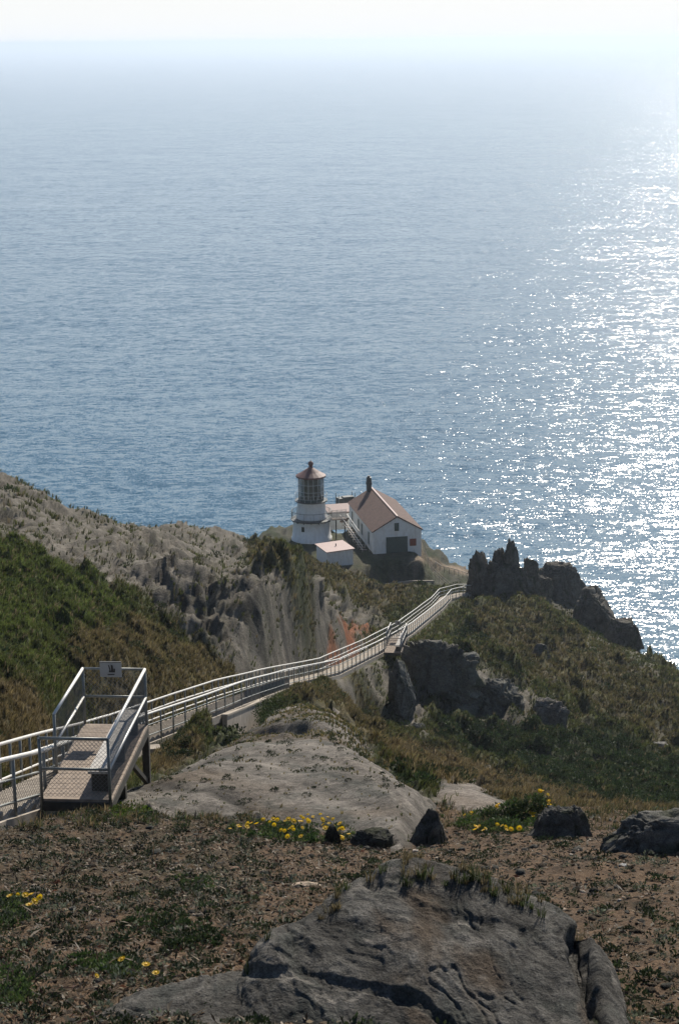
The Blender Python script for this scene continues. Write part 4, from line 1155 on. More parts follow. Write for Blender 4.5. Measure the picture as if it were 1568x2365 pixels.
# the big slab nearest the viewer: a crest line, a face dropping towards the path's head and a hidden back
SLAB_TOP = []
def front_slab():
    crest = np.array([(120,2420,11.4,11.0),(200,2352,11.7,11.2),(300,2302,12.0,11.3),(420,2274,12.3,11.3),(555,2242,12.5,11.35),(590,2188,12.4,11.5),(650,2130,12.4,11.55),(720,2085,12.5,11.6),
        (830,2034,12.7,11.6),(900,2004,12.8,11.6),(960,1988,12.9,11.6),(1030,1994,12.9,11.6),(1080,2010,12.8,11.55),(1200,2052,12.7,11.5),(1320,2112,12.5,11.4),(1392,2190,12.3,11.3),(1428,2290,12.0,11.2),(1450,2400,11.6,11.1)], float)
    NX, NF, NB = 460, 250, 46
    Xs = np.linspace(120, 1450, NX)
    ker = np.ones(13) / 13
    def cur(k):
        v = np.interp(Xs, crest[:, 0], crest[:, k]); vp = np.pad(v, 6, mode='edge'); return np.convolve(vp, ker, 'valid')
    Yc, yc, yf = cur(1), cur(2), cur(3)
    yc = yc + .75 * sstep(500, 900, Xs) * (1 - .5 * sstep(1250, 1430, Xs)) + .5
    Yc = Yc + 10 * fbm(np.stack([Xs * .02, Xs * 0, Xs * 0 + 4], -1), 4)
    t = np.linspace(0, 1, NF)[:, None]
    Yg = Yc[None] + (2480 - Yc[None]) * t; yg = yc[None] + (yf - yc)[None] * t ** .8
    Pf = at(np.repeat(Xs[None], NF, 0), Yg, yg)
    s_ = np.linspace(1, 0, NB + 1)[:-1][:, None]
    Pb = np.repeat(Pf[:1], NB, 0).copy()
    Pb[..., 1] += 1.1 * s_ ** 1.2
    Pb[..., 2] -= (.28 * s_ + 1.5 * s_ ** 2.6)
    Pall = np.concatenate([Pb, Pf], 0); nr = NF + NB
    V = Pall.reshape(-1, 3)
    # relief
    e = Pall[:, 2:, :] - Pall[:, :-2, :]; e = np.pad(e, ((0, 0), (1, 1), (0, 0)), mode='edge')
    f = Pall[2:] - Pall[:-2]; f = np.pad(f, ((1, 1), (0, 0), (0, 0)), mode='edge')
    N = np.cross(f, e).reshape(-1, 3); N /= np.linalg.norm(N, axis=1, keepdims=True) + 1e-9; N[N[:, 2] < 0] *= -1
    X, Y, Z = V.T; Z = Z - ZC
    a_ = X * .78 - Z * .62; c_ = X * .62 + Z * .78; y2 = Y * .8
    w_ = fbm(np.stack([X * .9, Y * .9, Z * .9], -1) + 3, 3) * .12
    c_ = c_ + w_
    strata = fbm(np.stack([a_ * .55, c_ * 5.5, y2 * 2.2], -1) + 11, 5, gain=.6)
    fine = fbm(np.stack([a_ * 5, c_ * 22, y2 * 12], -1) + 31, 4, gain=.65)
    st = fbm(np.stack([a_ * .5, c_ * 2.4, y2 * 1.2], -1) + 51, 3) * 5; led = (np.floor(st) + sstep(.75, 1, st % 1)) / 5
    lump = fbm(V * .8 + 61, 3)
    ck = np.abs(fbm(np.stack([a_ * 1.0, c_ * 2.6, y2], -1) + 77, 4)); crack = 1 - sstep(0, .05, ck)
    ck2 = np.abs(fbm(np.stack([a_ * 1.6, c_ * .7, y2], -1) + 97, 3)); crack2 = (1 - sstep(0, .02, ck2)) * sstep(0, .2, lump)
    h = .030 * strata + .012 * fine + .05 * led + .11 * lump - .016 * crack - .012 * crack2
    uv = proj(V); wx = uv[:, 0] + 18 * fbm(V * 3.0, 3); wy = uv[:, 1] + 18 * fbm(V * 3.0 + 20, 3)
    for line, gw, gd in [([(1332,2160),(1350,2230),(1372,2300),(1392,2400)], 34, .8), ([(850,2036),(905,2062),(960,2085),(1080,2112),(1200,2150),(1270,2200)], 20, .11),
                         ([(690,2190),(705,2215)], 46, .26), ([(560,2246),(680,2240),(800,2266),(960,2310),(1060,2390)], 20, .14)]:
        g_ = np.full(len(V), 1e9)
        for k in range(len(line) - 1):
            a = np.array(line[k], float); b_ = np.array(line[k + 1], float); ee = b_ - a
            ss = np.clip(((wx - a[0]) * ee[0] + (wy - a[1]) * ee[1]) / (ee @ ee), 0, 1)
            g_ = np.minimum(g_, np.hypot(wx - a[0] - ss * ee[0], wy - a[1] - ss * ee[1]))
        h = h - gd * .22 * (1 - sstep(gw * .3, gw, g_))
    V = V + N * h[:, None]
    tone_ = np.clip(1 + .95 * strata + .7 * fine + .4 * lump, .3, 2.3)
    cc = np.array([.088, .083, .074])[None] * tone_[:, None]
    cc = lerp(cc, (.10, .07, .045), sstep(.05, .35, fbm(np.stack([a_ * .8, c_ * 2.5, y2], -1) + 7, 4)) * .7)
    cc = lerp(cc, (.04, .045, .04), sstep(.02, .3, fbm(np.stack([a_ * 1.5, c_ * 4, y2 * 2], -1) + 17, 5)) * .6)
    cc = lerp(cc, (.21, .19, .165), sstep(.2, .42, fbm(V * 2.6 + 47, 4)) * .6)
    idn = np.arange(nr * NX).reshape(nr, NX)
    F = np.stack([idn[:-1, :-1], idn[1:, :-1], idn[1:, 1:], idn[:-1, 1:]], -1).reshape(-1, 4)
    SLAB_TOP.append(V.reshape(nr, NX, 3)[NB - 6:NB + 26])
    c0 = V.mean(0)
    o = link("rock_outcrop", np_mesh("rock_outcrop", V - c0, F, [mat_land], True, None, {'cover': np.clip(cc, .01, .6)}))
    o.location = c0
    return tag(o, "big grey foreground bedrock slab across the bottom of the slope", "rock outcrop")
front_slab()
outcrop("rock_outcrop", [(240,1862),(330,1818),(420,1790),(480,1750),(560,1702),(620,1658),(700,1634),(780,1648),(830,1702),(870,1762),(940,1822),(1005,1866),(960,1922),(930,1958),(830,1930),(600,1892),(400,1882)],
        "pale domed rock mound between the platform and the ravine", .6, 105, .05, (.15, .134, .115), 8, .0022, streak=1.2, contrast=1.9,
        grooves=[([(470,1762),(560,1738),(640,1742),(700,1752)], 14, .22), ([(760,1830),(850,1850),(930,1900)], 9, .07), ([(860,1770),(930,1830),(980,1880)], 8, .06)])
outcrop("rock_outcrop", [(985,1795),(1040,1806),(1100,1806),(1170,1848),(1195,1872),(1100,1885),(1020,1860)],
        "small pale slab of bare rock behind the right-hand flower patch", .15, 60, .07, (.19, .165, .14), 11, .0024)
# ================================================================== GRASS, PLANTS, LITTER
def leaf_mat(name, trans=.35, rough=.6):
    m, nt, b = new_mat(name)
    va = nd(nt, 'ShaderNodeVertexColor'); va.layer_name = 'cover'
    nt.links.new(va.outputs['Color'], b.inputs['Base Color'])
    b.inputs['Roughness'].default_value = rough; b.inputs['Specular IOR Level'].default_value = .3
    tr = nd(nt, 'ShaderNodeBsdfTranslucent'); nt.links.new(va.outputs['Color'], tr.inputs['Color'])
    mx = nd(nt, 'ShaderNodeMixShader'); mx.inputs[0].default_value = trans
    nt.links.new(b.outputs[0], mx.inputs[1]); nt.links.new(tr.outputs[0], mx.inputs[2])
    nt.links.new(mx.outputs[0], nt.nodes['Material Output'].inputs['Surface'])
    return m
m_grass = leaf_mat("grass_blades", .45)
m_leaf = leaf_mat("succulent_leaves", .25, .75)

def blades(P, H, Wd, Cc, nb, lean=(0.25, -0.15), spread=.55, rs=rng):
    """tufts of nb curved blades at points P: two-segment blades of 5 points, 3 triangles"""
    n = len(P) * nb
    B = np.repeat(P, nb, 0); h = np.repeat(H, nb) * rs.uniform(.55, 1.2, n); w_ = np.repeat(Wd, nb) * rs.uniform(.6, 1.3, n)
    a = rs.uniform(0, 2 * np.pi, n); tilt = rs.uniform(.1, 1.0, n) * spread
    dx = np.cos(a) * tilt + lean[0] + rs.normal(0, .12, n); dy = np.sin(a) * tilt + lean[1] + rs.normal(0, .12, n)
    B = B + np.stack([np.cos(a), np.sin(a), 0 * a], -1) * (np.repeat(H, nb) * .22 * rs.uniform(0, 1, n))[:, None]
    b2 = rs.uniform(0, np.pi, n); sx, sy = np.cos(b2) * w_ / 2, np.sin(b2) * w_ / 2
    mid = B + np.stack([dx * h * .42, dy * h * .42, h * .6], -1)
    tip = B + np.stack([dx * h * 1.05, dy * h * 1.05, h * (1 - .25 * np.hypot(dx, dy))], -1)
    S = np.stack([sx, sy, 0 * sx], -1)
    B0 = B - [0, 0, .06]
    V = np.stack([B0 - S, B0 + S, mid + S * .75, mid - S * .75, tip], 1).reshape(-1, 3)
    k = np.arange(n)[:, None] * 5
    Fq = k + np.array([[0, 1, 2, 3]]); Ft = k + np.array([[3, 2, 4]])
    c = np.repeat(Cc, nb, 0) * rs.uniform(.65, 1.4, (n, 1))
    cv = np.stack([c * .8, c * .8, c, c, c * 1.25], 1).reshape(-1, 3)
    return V, [Fq, Ft], np.clip(cv, .004, .6)

# --- rough grass over the slopes: points drawn from the ground sheet itself
vis = (gy > 25) & (gy < 225) & (gx / (gyn + 6) > -.42) & (gx / (gyn + 6) < .42)
cell = np.gradient(GY, axis=0).ravel() * np.gradient(GX, axis=1).ravel()
pr = np.clip(grassw * 1.0 + .015 * rock_cover * crack, 0, 1) * vis * np.clip((sd - STW * .5 - .25) * 2, 0, 1) * (1 - .97 * terrace_w(gx, gy))
nearm = np.zeros(NR * NCOL, bool)
for dx_, dy_ in ((0, 0), (16, 0), (-16, 0), (0, 14), (0, -10), (22, 10), (-14, 8)):
    nearm |= inpoly([(240,1868),(330,1815),(420,1785),(480,1745),(560,1700),(620,1655),(700,1632),(780,1645),(830,1700),(870,1760),(940,1820),(1010,1865),(960,1925),(930,1965),(830,1935),(600,1895),(400,1885)], PX + dx_, PY + dy_) & front
pr = pr * (1 - .96 * nearm) * (1 - .93 * cut)
pr = pr * (.55 + .9 * sstep(-.2, .3, n_loc2))
cand = rng.choice(len(gx), 215000, p=pr / pr.sum())
jx = rng.normal(0, .8, len(cand)) * np.abs(np.gradient(GX, axis=1).ravel()[cand]) * 1.5
jy = rng.normal(0, .8, len(cand)) * np.abs(np.gradient(GY, axis=0).ravel()[cand]) * 1.5
px_, py_ = gx[cand] + jx, gy[cand] + jy
P = np.stack([px_, py_, ground(px_, py_)], -1)
Hh = (.14 + .0011 * py_) * (1 - .45 * sstep(190, 215, py_)) * rng.uniform(.6, 1.35, len(cand)) * (1 + .3 * sstep(.1, .4, hum2[cand])) * (1 - .25 * dark[cand])
Ww = (.010 + .00032 * py_)
Cc = cg[cand] * (tone[cand])[:, None] * np.array([1.15, 1.15, 1.05]) * rng.uniform(.55, 1.5, (len(cand), 1))
straw = rng.uniform(0, 1, len(cand)) < .10 + .22 * dry[cand]
Cc[straw] = np.array([.15, .122, .072]) * rng.uniform(.6, 1.2, (straw.sum(), 1))
V, Fl, cv = blades(P, Hh, Ww, Cc, 5, lean=(.28, -.22))
g = link("grass", np_mesh("grass", V, Fl, [m_grass], False, None, {'cover': cv}))
tag(g, "rough wind-bent grass in green and straw tones over the slopes", "grass", None, 'stuff')

# --- small low scrub in the grass and on the rock
def leaf_cloud(C, Rr, n_each, size, cols, rs=rng, flat=.6):
    """clouds of small pointed leaves around centres C with radii Rr"""
    n = len(C) * n_each
    c = np.repeat(C, n_each, 0); r = np.repeat(Rr, n_each)
    d = rs.normal(size=(n, 3)); d /= np.linalg.norm(d, axis=1, keepdims=True); d[:, 2] = np.abs(d[:, 2])
    p = c + d * (r * rs.uniform(.55, 1.0, n))[:, None] * np.array([1, 1, flat])
    ax = d + rs.normal(0, .6, (n, 3)); ax[:, 2] += .5; ax /= np.linalg.norm(ax, axis=1, keepdims=True)
    sdv = np.cross(ax, rs.normal(size=(n, 3))); sdv /= np.linalg.norm(sdv, axis=1, keepdims=True)
    s = np.repeat(size, n_each) * rs.uniform(.6, 1.3, n)
    L = ax * s[:, None]; Wv = sdv * (s * .28)[:, None]
    V = np.stack([p, p + L * .5 + Wv, p + L, p + L * .5 - Wv], 1).reshape(-1, 3)
    F = np.arange(n)[:, None] * 4 + np.array([[0, 1, 2, 3]])
    cc = np.repeat(cols, n_each, 0) * rs.uniform(.55, 1.5, (n, 1))
    return V, F, np.repeat(np.clip(cc, .004, .5), 4, 0)

ps = np.clip(grassw * (sstep(.15, .5, dark) + .15) + .2 * rock_cover * crack, 0, 1) * vis * np.clip((sd - 1.6), 0, 1) * (1 - .97 * terrace_w(gx, gy)) * (1 - cut) * np.where(gx < -3, .3, 1.0) * (gy < 205) * (1 - .9 * nearm)
cand = rng.choice(len(gx), 5600, p=ps / ps.sum())
P = np.stack([gx[cand], gy[cand], ground(gx[cand], gy[cand]) - .03], -1)
Rr = (.10 + .0017 * gy[cand]) * np.clip(np.exp(rng.normal(-.15, .5, len(cand))), .3, 1.9)
Cc = np.array([.020, .034, .013]) * rng.uniform(.6, 1.7, (len(cand), 1)) * np.array([1, 1, 1]) + cg[cand] * .35
V, F, cv = leaf_cloud(P, Rr, 95, np.minimum(Rr * .3, .16), Cc, flat=.75)
o = link("undergrowth", np_mesh("undergrowth", V, F, [m_leaf], False, None, {'cover': cv}))
tag(o, "low dark coastal scrub scattered through the grass", "scrub", None, 'stuff')

# moss and dry tufts growing on top of the rock mound
pm = A_mound * (.08 + 2.2 * (PY < 1765) * sstep(-.15, .25, n_loc + .15)) * (gy < 60)
cand = rng.choice(len(gx), 5200, p=pm / pm.sum())
jx_ = gx[cand] + rng.uniform(-.12, .12, len(cand)); jy_ = gy[cand] + rng.uniform(-.25, .25, len(cand))
P = np.stack([jx_, jy_, surface(jx_, jy_) - .005], -1)
V, Fl, cv = blades(P, rng.uniform(.02, .055, len(cand)), np.full(len(cand), .012), np.where(rng.uniform(0, 1, (len(cand), 1)) < .6, [[.17, .14, .06]], [[.07, .08, .03]]) * rng.uniform(.6, 1.3, (len(cand), 1)), 7, lean=(.1, -.1), spread=.9)
o = link("moss", np_mesh("moss", V, Fl, [m_grass], False, None, {'cover': cv}))
tag(o, "dry moss and short tufts on top of the pale rock mound", "moss", None, 'stuff')

pt = A_mound * (PY < 1880) * (gy < 60) * sstep(-.1, .3, fbm(ln * 3.1 + 200, 3))
cand = rng.choice(len(gx), 230, p=pt / pt.sum())
jx_ = gx[cand] + rng.uniform(-.12, .12, len(cand)); jy_ = gy[cand] + rng.uniform(-.25, .25, len(cand))
P = np.stack([jx_, jy_, surface(jx_, jy_) - .01], -1)
V, F, cv = leaf_cloud(P, rng.uniform(.04, .11, len(cand)), 60, np.full(len(cand), .03), np.array([[.03, .042, .018]]) * rng.uniform(.6, 1.6, (len(cand), 1)), flat=.6)
o = link("rock_weeds", np_mesh("rock_weeds", V, F, [m_leaf], False, None, {'cover': cv}))
tag(o, "small dark weeds rooted in pockets of the pale rock mound", "weeds", None, 'stuff')

tp = SLAB_TOP[0]; nI, nJ = tp.shape[:2]
cen = [(rng.integers(0, nI), int(j)) for j in np.concatenate([rng.normal(290, 8, 14), rng.normal(335, 14, 22), rng.normal(372, 8, 14), rng.normal(230, 6, 6), rng.integers(140, 430, 14)])]
P = np.array([tp[i, min(max(j, 0), nJ - 1)] for i, j in cen])
V, Fl, cv = blades(P, rng.uniform(.04, .12, len(P)), np.full(len(P), .007), np.where(rng.uniform(0, 1, (len(P), 1)) < .5, [[.13, .105, .055]], [[.045, .06, .022]]) * rng.uniform(.6, 1.3, (len(P), 1)), 22, lean=(.1, -.1), spread=1.0)
o = link("slab_grass", np_mesh("slab_grass", V, Fl, [m_grass], False, None, {'cover': cv}))
tag(o, "thin dry grass growing along the crest of the foreground slab", "grass", None, 'stuff')

# --- the stony soil of the foreground: stones, dead leaves and stems, seedlings
front_ok = (gy > 7) & (gy < 33) & (gx / (gyn + 6) > -.55) & (gx / (gyn + 6) < .62) & (soil > .4)
pf = front_ok * 1.0
def draw(n, wgt=None):
    p_ = pf if wgt is None else pf * wgt
    c = rng.choice(len(gx), n, p=p_ / p_.sum())
    x = gx[c] + rng.normal(0, .02, n); y = gy[c] + rng.normal(0, .03, n)
    return c, np.stack([x, y, ground(x, y)], -1)
Vi, Fi = ICO[1]
c, P = draw(25000)
s = np.minimum(np.exp(rng.normal(-4.65, .55, len(c))), .04) * (1 + .02 * gy[c])
M = rng.normal(size=(len(c), 42, 1)) * .16
Vv = Vi[None] * (1 + M) * (s[:, None, None] * np.stack([rng.uniform(.8, 1.5, len(c)), rng.uniform(.8, 1.5, len(c)), rng.uniform(.45, .9, len(c))], -1)[:, None, :])
Vv = Vv + P[:, None] + [0, 0, .003]
Fg = (np.arange(len(c))[:, None, None] * 42 + Fi[None]).reshape(-1, 3)
tint = np.where(rng.uniform(0, 1, (len(c), 1)) < .68, np.array([[.10, .075, .05]]), np.array([[.06, .058, .05]])) * rng.uniform(.5, 1.5, (len(c), 1))
pale = rng.uniform(0, 1, len(c)) < .035
tint[pale] = np.array([.34, .28, .22])
o = link("gravel", np_mesh("gravel", Vv.reshape(-1, 3), Fg, [mat_land], False, None, {'cover': np.repeat(tint, 42, 0)}))
tag(o, "loose pebbles and clods strewn over the brown soil", "gravel", None, 'stuff')

lw_ = .35 + .65 * (PX < 900)
c, P = draw(56000, lw_)
n = len(c)
a = rng.uniform(0, np.pi * 2, n); el = np.abs(rng.normal(0, .35, n)); L = rng.uniform(.02, .10, n) * (1 + 1.2 * (rng.uniform(0, 1, n) < .05)); wv = rng.uniform(.004, .011, n) * (.7 + .03 * gy[c])
d = np.stack([np.cos(a) * np.cos(el), np.sin(a) * np.cos(el), np.sin(el)], -1) * L[:, None]
sdv = np.stack([-np.sin(a), np.cos(a), rng.normal(0, .6, n)], -1) * wv[:, None]
B = P + [0, 0, .006]
V = np.stack([B - sdv * .5, B + d * .5 + sdv + [0, 0, .006], B + d, B + d * .5 - sdv + [0, 0, .01]], 1).reshape(-1, 3)
F = np.arange(n)[:, None] * 4 + np.array([[0, 1, 2, 3]])
pal = np.array([[.15, .11, .07], [.06, .043, .027], [.26, .21, .15], [.08, .035, .022], [.045, .05, .025]])
tc_ = pal[rng.choice(5, n, p=[.28, .32, .18, .07, .15])] * rng.uniform(.6, 1.4, (n, 1))
o = link("leaf_litter", np_mesh("leaf_litter", V, F, [m_grass], False, None, {'cover': np.repeat(tc_, 4, 0)}))
tag(o, "dead leaves and broken stems lying over the foreground soil", "leaf litter", None, 'stuff')

# dry stalks and weeds along the brow of the slope
pb = ((gy > 24) & (gy < 38) & (PY > 1838) & (PY < 1915) & (soil + grassw > .5) & (np.abs(PX - 784) < 900)) * 1.0 * sstep(-.1, .25, n_loc2)
cand = rng.choice(len(gx), 2600, p=pb / pb.sum())
P = np.stack([gx[cand], gy[cand], ground(gx[cand], gy[cand])], -1)
V, Fl, cv = blades(P, rng.uniform(.05, .2, len(cand)), np.full(len(cand), .013), np.where(rng.uniform(0, 1, (len(cand), 1)) < .55, [[.13, .10, .055]], [[.04, .055, .02]]) * rng.uniform(.6, 1.4, (len(cand), 1)), 6, lean=(.2, -.2), spread=.9)
o = link("dry_grass", np_mesh("dry_grass", V, Fl, [m_grass], False, None, {'cover': cv}))
tag(o, "dry stalks and weeds along the brow of the foreground slope", "grass", None, 'stuff')

# seedlings and small dark weeds: uncountable ground cover
wgt = np.clip(.2 + 1.1 * sstep(.0, .35, n_loc2) + .5 * (PX < 600), 0, 2)
c, P = draw(6900, wgt)
Rr = np.exp(rng.normal(-3.25, .6, len(c))) * (1 + .012 * gy[c])
Cc = np.where(rng.uniform(0, 1, (len(c), 1)) < .7, np.array([[.028, .038, .016]]), np.array([[.11, .125, .085]])) * rng.uniform(.5, 1.5, (len(c), 1))
V, F, cv = leaf_cloud(P, Rr, 30, np.clip(Rr * .55, .014, .04), Cc, flat=.6)
o = link("weeds", np_mesh("weeds", V, F, [m_leaf], False, None, {'cover': cv}))
tag(o, "tiny dark weeds dotted over the stony soil", "weeds", None, 'stuff')

# larger dark clumps of low weed
c, P = draw(560, np.clip(.3 + sstep(.0, .3, n_loc), 0, 2))
Rr = rng.uniform(.06, .15, len(c))
Cc = np.array([[.024, .036, .015]]) * rng.uniform(.6, 1.7, (len(c), 1))
V, F, cv = leaf_cloud(P, Rr, 90, np.clip(Rr * .33, .02, .04), Cc, flat=.55)
o = link("ground_cover", np_mesh("ground_cover", V, F, [m_leaf], False, None, {'cover': cv}))
tag(o, "darker clumps of low weed between the stones", "weeds", None, 'stuff')

# --- plants one can count
def mat_patch(outline, n, size, cols, height, name, label, cat, group=None, ymax=None, lumps=14):
    """a mat of leaves filling an outline on the ground"""
    outline = np.array(outline, float)
    x0, y0 = outline.min(0); x1, y1 = outline.max(0)
    pts = []
    while len(pts) < lumps * 6:
        X, Y = rng.uniform(x0, x1), rng.uniform(y0, y1)
        if inpoly(outline, np.array([X]), np.array([Y]))[0]:
            h = hit(X, Y)
            if ymax and h.y > ymax: h = Vector(at(X, Y, ymax)); h.z = max(h.z, float(ground(np.array([h.x]), np.array([h.y]))[0]))
            pts.append(h)
    P = np.array(pts)
    o_ = Vector(P.mean(0)); o_.z = float(P[:, 2].min())
    root = empty(name, o_); tag(root, label, cat, group)
    k = max(8, n // len(P))
    Rr = rng.uniform(.6, 1.25, len(P)) * height
    Cc = np.array(cols)[rng.integers(0, len(cols), len(P))] * rng.uniform(.7, 1.35, (len(P), 1))
    V, F, cv = leaf_cloud(P - np.array(o_), Rr, k, np.full(len(P), size), Cc, flat=.8)
    link("foliage", np_mesh("foliage", V, F, [m_leaf], False, None, {'cover': cv}), root)
    return root, o_
m_petal = simple("yellow_petals", (.85, .56, .01), .55, 0, .1, 30.0)
nt = m_petal.node_tree; tr = nd(nt, 'ShaderNodeBsdfTranslucent'); tr.inputs['Color'].default_value = (.9, .6, .01, 1)
mx = nd(nt, 'ShaderNodeMixShader'); mx.inputs[0].default_value = .45
nt.links.new(nt.nodes['Principled BSDF'].outputs[0], mx.inputs[1]); nt.links.new(tr.outputs[0], mx.inputs[2])
nt.links.new(mx.outputs[0], nt.nodes['Material Output'].inputs['Surface'])
m_eye = simple("flower_eye", (.8, .45, .01), .6, 0, .2, 30.0)
fb_ = MB()
for k in range(13):
    a = 2 * math.pi * k / 13
    u = Vector((math.cos(a), math.sin(a), 0)); v = Vector((-math.sin(a), math.cos(a), 0))
    fb_.add([u * .006, u * .020 + v * .0062 + Vector((0, 0, .007)), u * .032 + Vector((0, 0, .009)), u * .020 - v * .0062 + Vector((0, 0, .007))], [(0, 1, 2, 3)])
fb_.mi = 1
fb_.lathe([(.011, .004), (.009, .010), (.004, .012), (0, .0125)], 9)
tmp_ = fb_.build("flower", [m_petal, m_eye]); flower_me = tmp_.data; bpy.data.objects.remove(tmp_)
m_stem = simple("green_stem", (.05, .075, .025), .6, 0, .2, 20.0)
def flowers(root, o_, pts, ymax, scale=1.0, lift=.10):
    for X, Y in pts:
        h = hit(X, Y)
        y_ = min(h.y, ymax)
        for _ in range(80):
            p = Vector(at(X, Y, y_))
            if p.z - float(ground(np.array([p.x]), np.array([p.y]))[0]) >= lift: break
            y_ -= .03
        gz_ = float(ground(np.array([p.x]), np.array([p.y]))[0])
        f = link("flower", flower_me, root)
        f.location = p - o_
        f.rotation_euler = (random.uniform(-.5, .15) + .35, random.uniform(-.4, .4), random.uniform(0, 6.28))
        f.rotation_euler = (random.uniform(-.3, .9), random.uniform(-.6, .6), random.uniform(-.8, .8))
        s_ = scale * random.uniform(.65, 1.25); f.scale = (s_, s_, s_)
        b0 = Vector((p.x + random.uniform(-.05, .05), p.y + random.uniform(-.03, .05), gz_ - .02))
        mid = b0.lerp(p, .5) + Vector((random.uniform(-.02, .02), 0, .02))
        sm = MB(); sm.tube([b0 - o_, mid - o_, p - o_ - Vector((0, 0, .003))], .0035, 5, False)
        sm.build("stem", m_stem, root)
LG = [(.06, .10, .026), (.04, .07, .02), (.09, .12, .04), (.065, .085, .04)]
def zz(pts, sc_, ox, oy): return [((ox + x / sc_) / 1.306, (oy + y / sc_) / 1.306) for x, y in pts]
r1, o1 = mat_patch(zz([(130,290),(250,230),(480,190),(700,150),(900,105),(1150,80),(1320,150),(1420,240),(1330,330),(1060,380),(900,390),(600,340),(380,330)], 3.015, 620, 2420),
    5200, .05, LG, .075, "flowering_plant", "wide mat of green leaves with dozens of yellow flowers at the mound's foot", "flowering plant", "yellow flowering plants", None, 30)
flowers(r1, o1, zz([(225,240),(385,195),(418,190),(465,195),(525,158),(585,180),(618,155),(625,205),(688,255),(720,260),(722,170),(755,155),(765,240),(790,230),(802,248),(748,312),(868,310),(880,232),(800,172),(865,175),(868,130),(890,145),(932,115),(928,158),(940,175),(980,125),(975,135),(1045,118),(1062,160),(1068,203),(1110,135),(1122,192),(1162,212),(1160,155),(1215,245),(1243,238),(1262,252),(1302,290),(1240,312),(1243,330),(1222,195),(1090,235),(300,210),(312,225),(378,222),(655,160)], 3.015, 620, 2420), 31, 1.35, .14)
YM = hit(1180, 1905).y + .4
r2_, o2 = mat_patch(zz([(100,460),(180,380),(400,300),(560,260),(700,235),(800,200),(900,260),(900,340),(800,420),(640,480),(480,490),(250,490)], 2.8, 1340, 2340),
    5600, .055, LG, .15, "flowering_plant", "bushy plant with yellow flowers on raised stems beside the big dark rock", "flowering plant", "yellow flowering plants", YM, 24)
flowers(r2_, o2, zz([(170,332),(225,317),(455,243),(440,262),(258,455),(265,432),(293,425),(345,445),(330,460),(445,413),(488,422),(515,435),(522,456),(560,452),(632,444),(748,345),(755,326),(738,322),(720,303),(810,262),(805,130),(825,128),(872,160),(878,217),(868,245),(890,252),(862,268),(908,290),(808,297)], 2.8, 1340, 2340), YM, 1.4, .14)
r3, o3 = mat_patch(zz([(-60,150),(120,150),(300,200),(330,300),(200,420),(60,480),(-60,480)], 3.015, 0, 2650), 2200, .035, LG, .05, "flowering_plant", "green mat with a cluster of yellow flowers at the left edge of the slope", "flowering plant", "yellow flowering plants", None, 14)
flowers(r3, o3, zz([(165,145),(285,145),(368,173),(318,208),(270,240),(92,160),(235,152)], 3.015, 0, 2650), 99, 1.1, .10)
r4, o4 = mat_patch(zz([(580,720),(800,690),(1050,720),(1280,790),(1330,860),(1150,930),(950,870),(700,840),(600,800)], 3.015, 0, 2650), 2600, .035, LG, .05, "flowering_plant", "leafy mat with four yellow flowers above the foreground slab's left end", "flowering plant", "yellow flowering plants", None, 14)
flowers(r4, o4, zz([(1112,735),(1330,785),(1420,860),(882,885)], 3.015, 0, 2650), 99, 1.1, .10)
mat_patch([(250,1885),(262,1862),(300,1852),(340,1858),(352,1872),(325,1890),(280,1895)], 2600, .045, [(.075,.12,.016),(.055,.095,.014),(.09,.13,.025)], .10, "cushion_plant", "bright yellow-green cushion plant below the lookout platform", "cushion plant", None, None, 14)
mat_patch([(-20,2250),(40,2240),(70,2265),(75,2300),(40,2330),(-20,2330)], 2000, .03, LG, .075, "low_shrub", "dense green bush in the bottom left corner", "shrub", "low green shrubs in the foreground", None, 10)
mat_patch([(330,2110),(400,2095),(470,2120),(520,2165),(500,2190),(430,2180),(400,2200),(330,2150),(270,2140)], 3200, .032, [(.03,.05,.017),(.045,.068,.024),(.02,.035,.014)], .055, "low_shrub", "spreading dark green mat in the middle of the left foreground soil", "shrub", "low green shrubs in the foreground", None, 16)
mat_patch([(400,2030),(470,2022),(500,2040),(490,2060),(410,2050)], 900, .03, LG, .045, "low_shrub", "small green tuft above the spreading mat, in bare soil", "shrub", "low green shrubs in the foreground", None, 6)
mat_patch([(320,1870),(350,1860),(368,1875),(355,1890),(325,1890)], 700, .04, [(.025,.045,.016)], .07, "low_shrub", "small dark shrub right beside the bright cushion plant", "shrub", "low green shrubs in the foreground", None, 6)
mat_patch([(365,1700),(420,1680),(450,1720),(430,1760),(385,1760),(360,1735)], 4200, .055, [(.022,.036,.014),(.035,.05,.018)], .30, "bush", "dark bush under the stairway just right of the lookout platform", "bush", "bushes beside the stairway", None, 8)
mat_patch([(590,1650),(650,1620),(670,1645),(640,1670),(590,1680)], 4200, .055, [(.04,.06,.02),(.05,.06,.024)], .35, "bush", "grassy green bush at the end of the concrete retaining wall", "bush", "bushes beside the stairway", None, 8)
mat_patch([(925,1505),(948,1500),(955,1522),(935,1530)], 900, .16, [(.018,.028,.012)], .35, "bush", "round dark bush at the foot of the small platform's stilts", "bush", "bushes beside the stairway", None, 5)
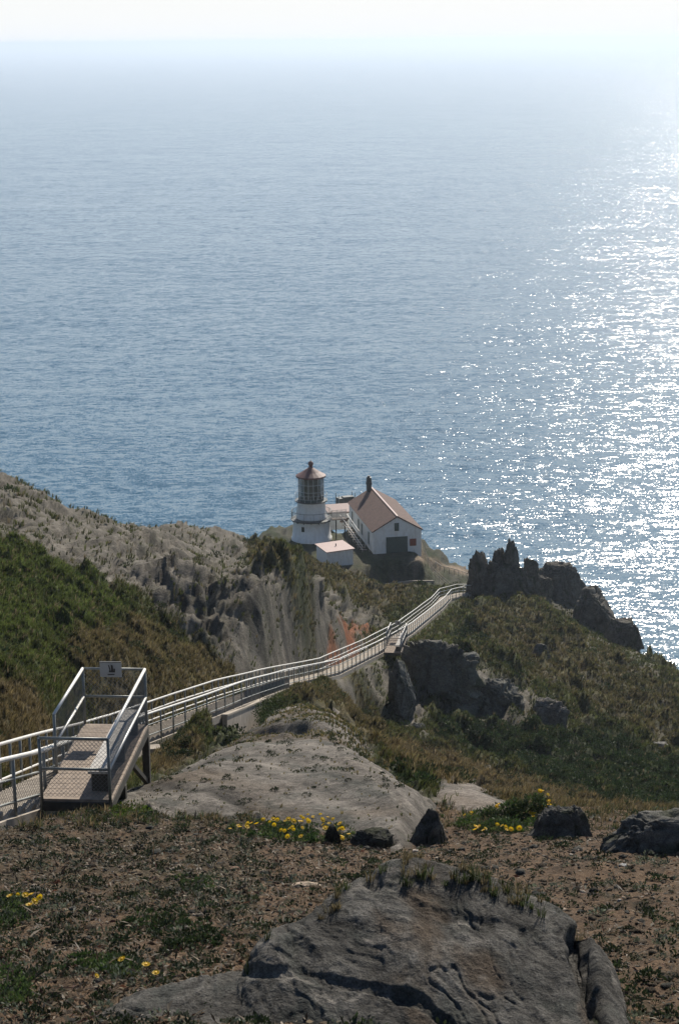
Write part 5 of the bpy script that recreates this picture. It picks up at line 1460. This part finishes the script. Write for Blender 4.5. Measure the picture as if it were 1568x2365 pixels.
mat_patch([(1050,1455),(1110,1450),(1125,1480),(1060,1485)], 1200, .2, [(.018,.028,.012),(.025,.04,.015)], .5, "bush", "dark bush on the slope right of the small platform", "bush", "bushes beside the stairway", None, 6)

# single stones that catch the eye
def stone(X, Y, dims, seed, label, tint, rot=0.0):
    rock("stone", X, Y, 0, dims, seed, label, "stone", "pale stones on the foreground soil", .25, 0, .25, tint, 2, rot)
W_ = (.48, .42, .36)
stone(703, 2048, (.17, .09, .02), 61, "long flat pale slab of stone lying above the foreground rock", (.42, .33, .25), .1)
stone(1437, 2001, (.05, .035, .02), 62, "brightest white stone on the right-hand stony soil", (.62, .6, .55))
stone(1318, 1976, (.03, .025, .015), 63, "small white stone below the big dark flower rock", W_)
stone(1345, 2063, (.04, .03, .016), 64, "white chip of stone right of the foreground slab's crest", W_)
stone(1430, 2082, (.03, .022, .014), 65, "small white pebble right of the larger white chip", W_)
stone(960, 1968, (.05, .035, .022), 66, "pale stone at the top edge of the stony soil near the pointed rock", W_)
stone(545, 2010, (.08, .05, .025), 67, "reddish pale stone in the middle of the left foreground soil", (.30, .19, .14))
stone(330, 1985, (.06, .04, .025), 68, "grey-white stone on the brown soil below the cushion plant", (.36, .31, .26))
stone(1352, 1925, (.07, .05, .03), 69, "light stone lodged between the big dark rock and the right edge hump", W_)
stone(590, 1922, (.05, .035, .025), 70, "white stone below the flower mat at the mound's foot", W_)
stone(65, 2068, (.05, .035, .022), 71, "pale stone just left of the lowest yellow cluster's top", (.33, .27, .21)) if False else None
# ================================================================== THE AIR
mat_haze, nt, b = new_mat("sea_air")
nt.nodes.remove(b)
pv = nd(nt, 'ShaderNodeVolumePrincipled')
pv.inputs['Color'].default_value = (.66, .75, .87, 1)
pv.inputs['Density'].default_value = 0.00013
pv.inputs['Anisotropy'].default_value = 0.4
nt.links.new(pv.outputs[0], nt.nodes['Material Output'].inputs['Volume'])
hz = MB(); hz.box((0, 22000, 74), (96000, 50000, 152))
haze = hz.build("haze", mat_haze)
tag(haze, "pale sea haze thickening towards the horizon", "haze", None, 'stuff')
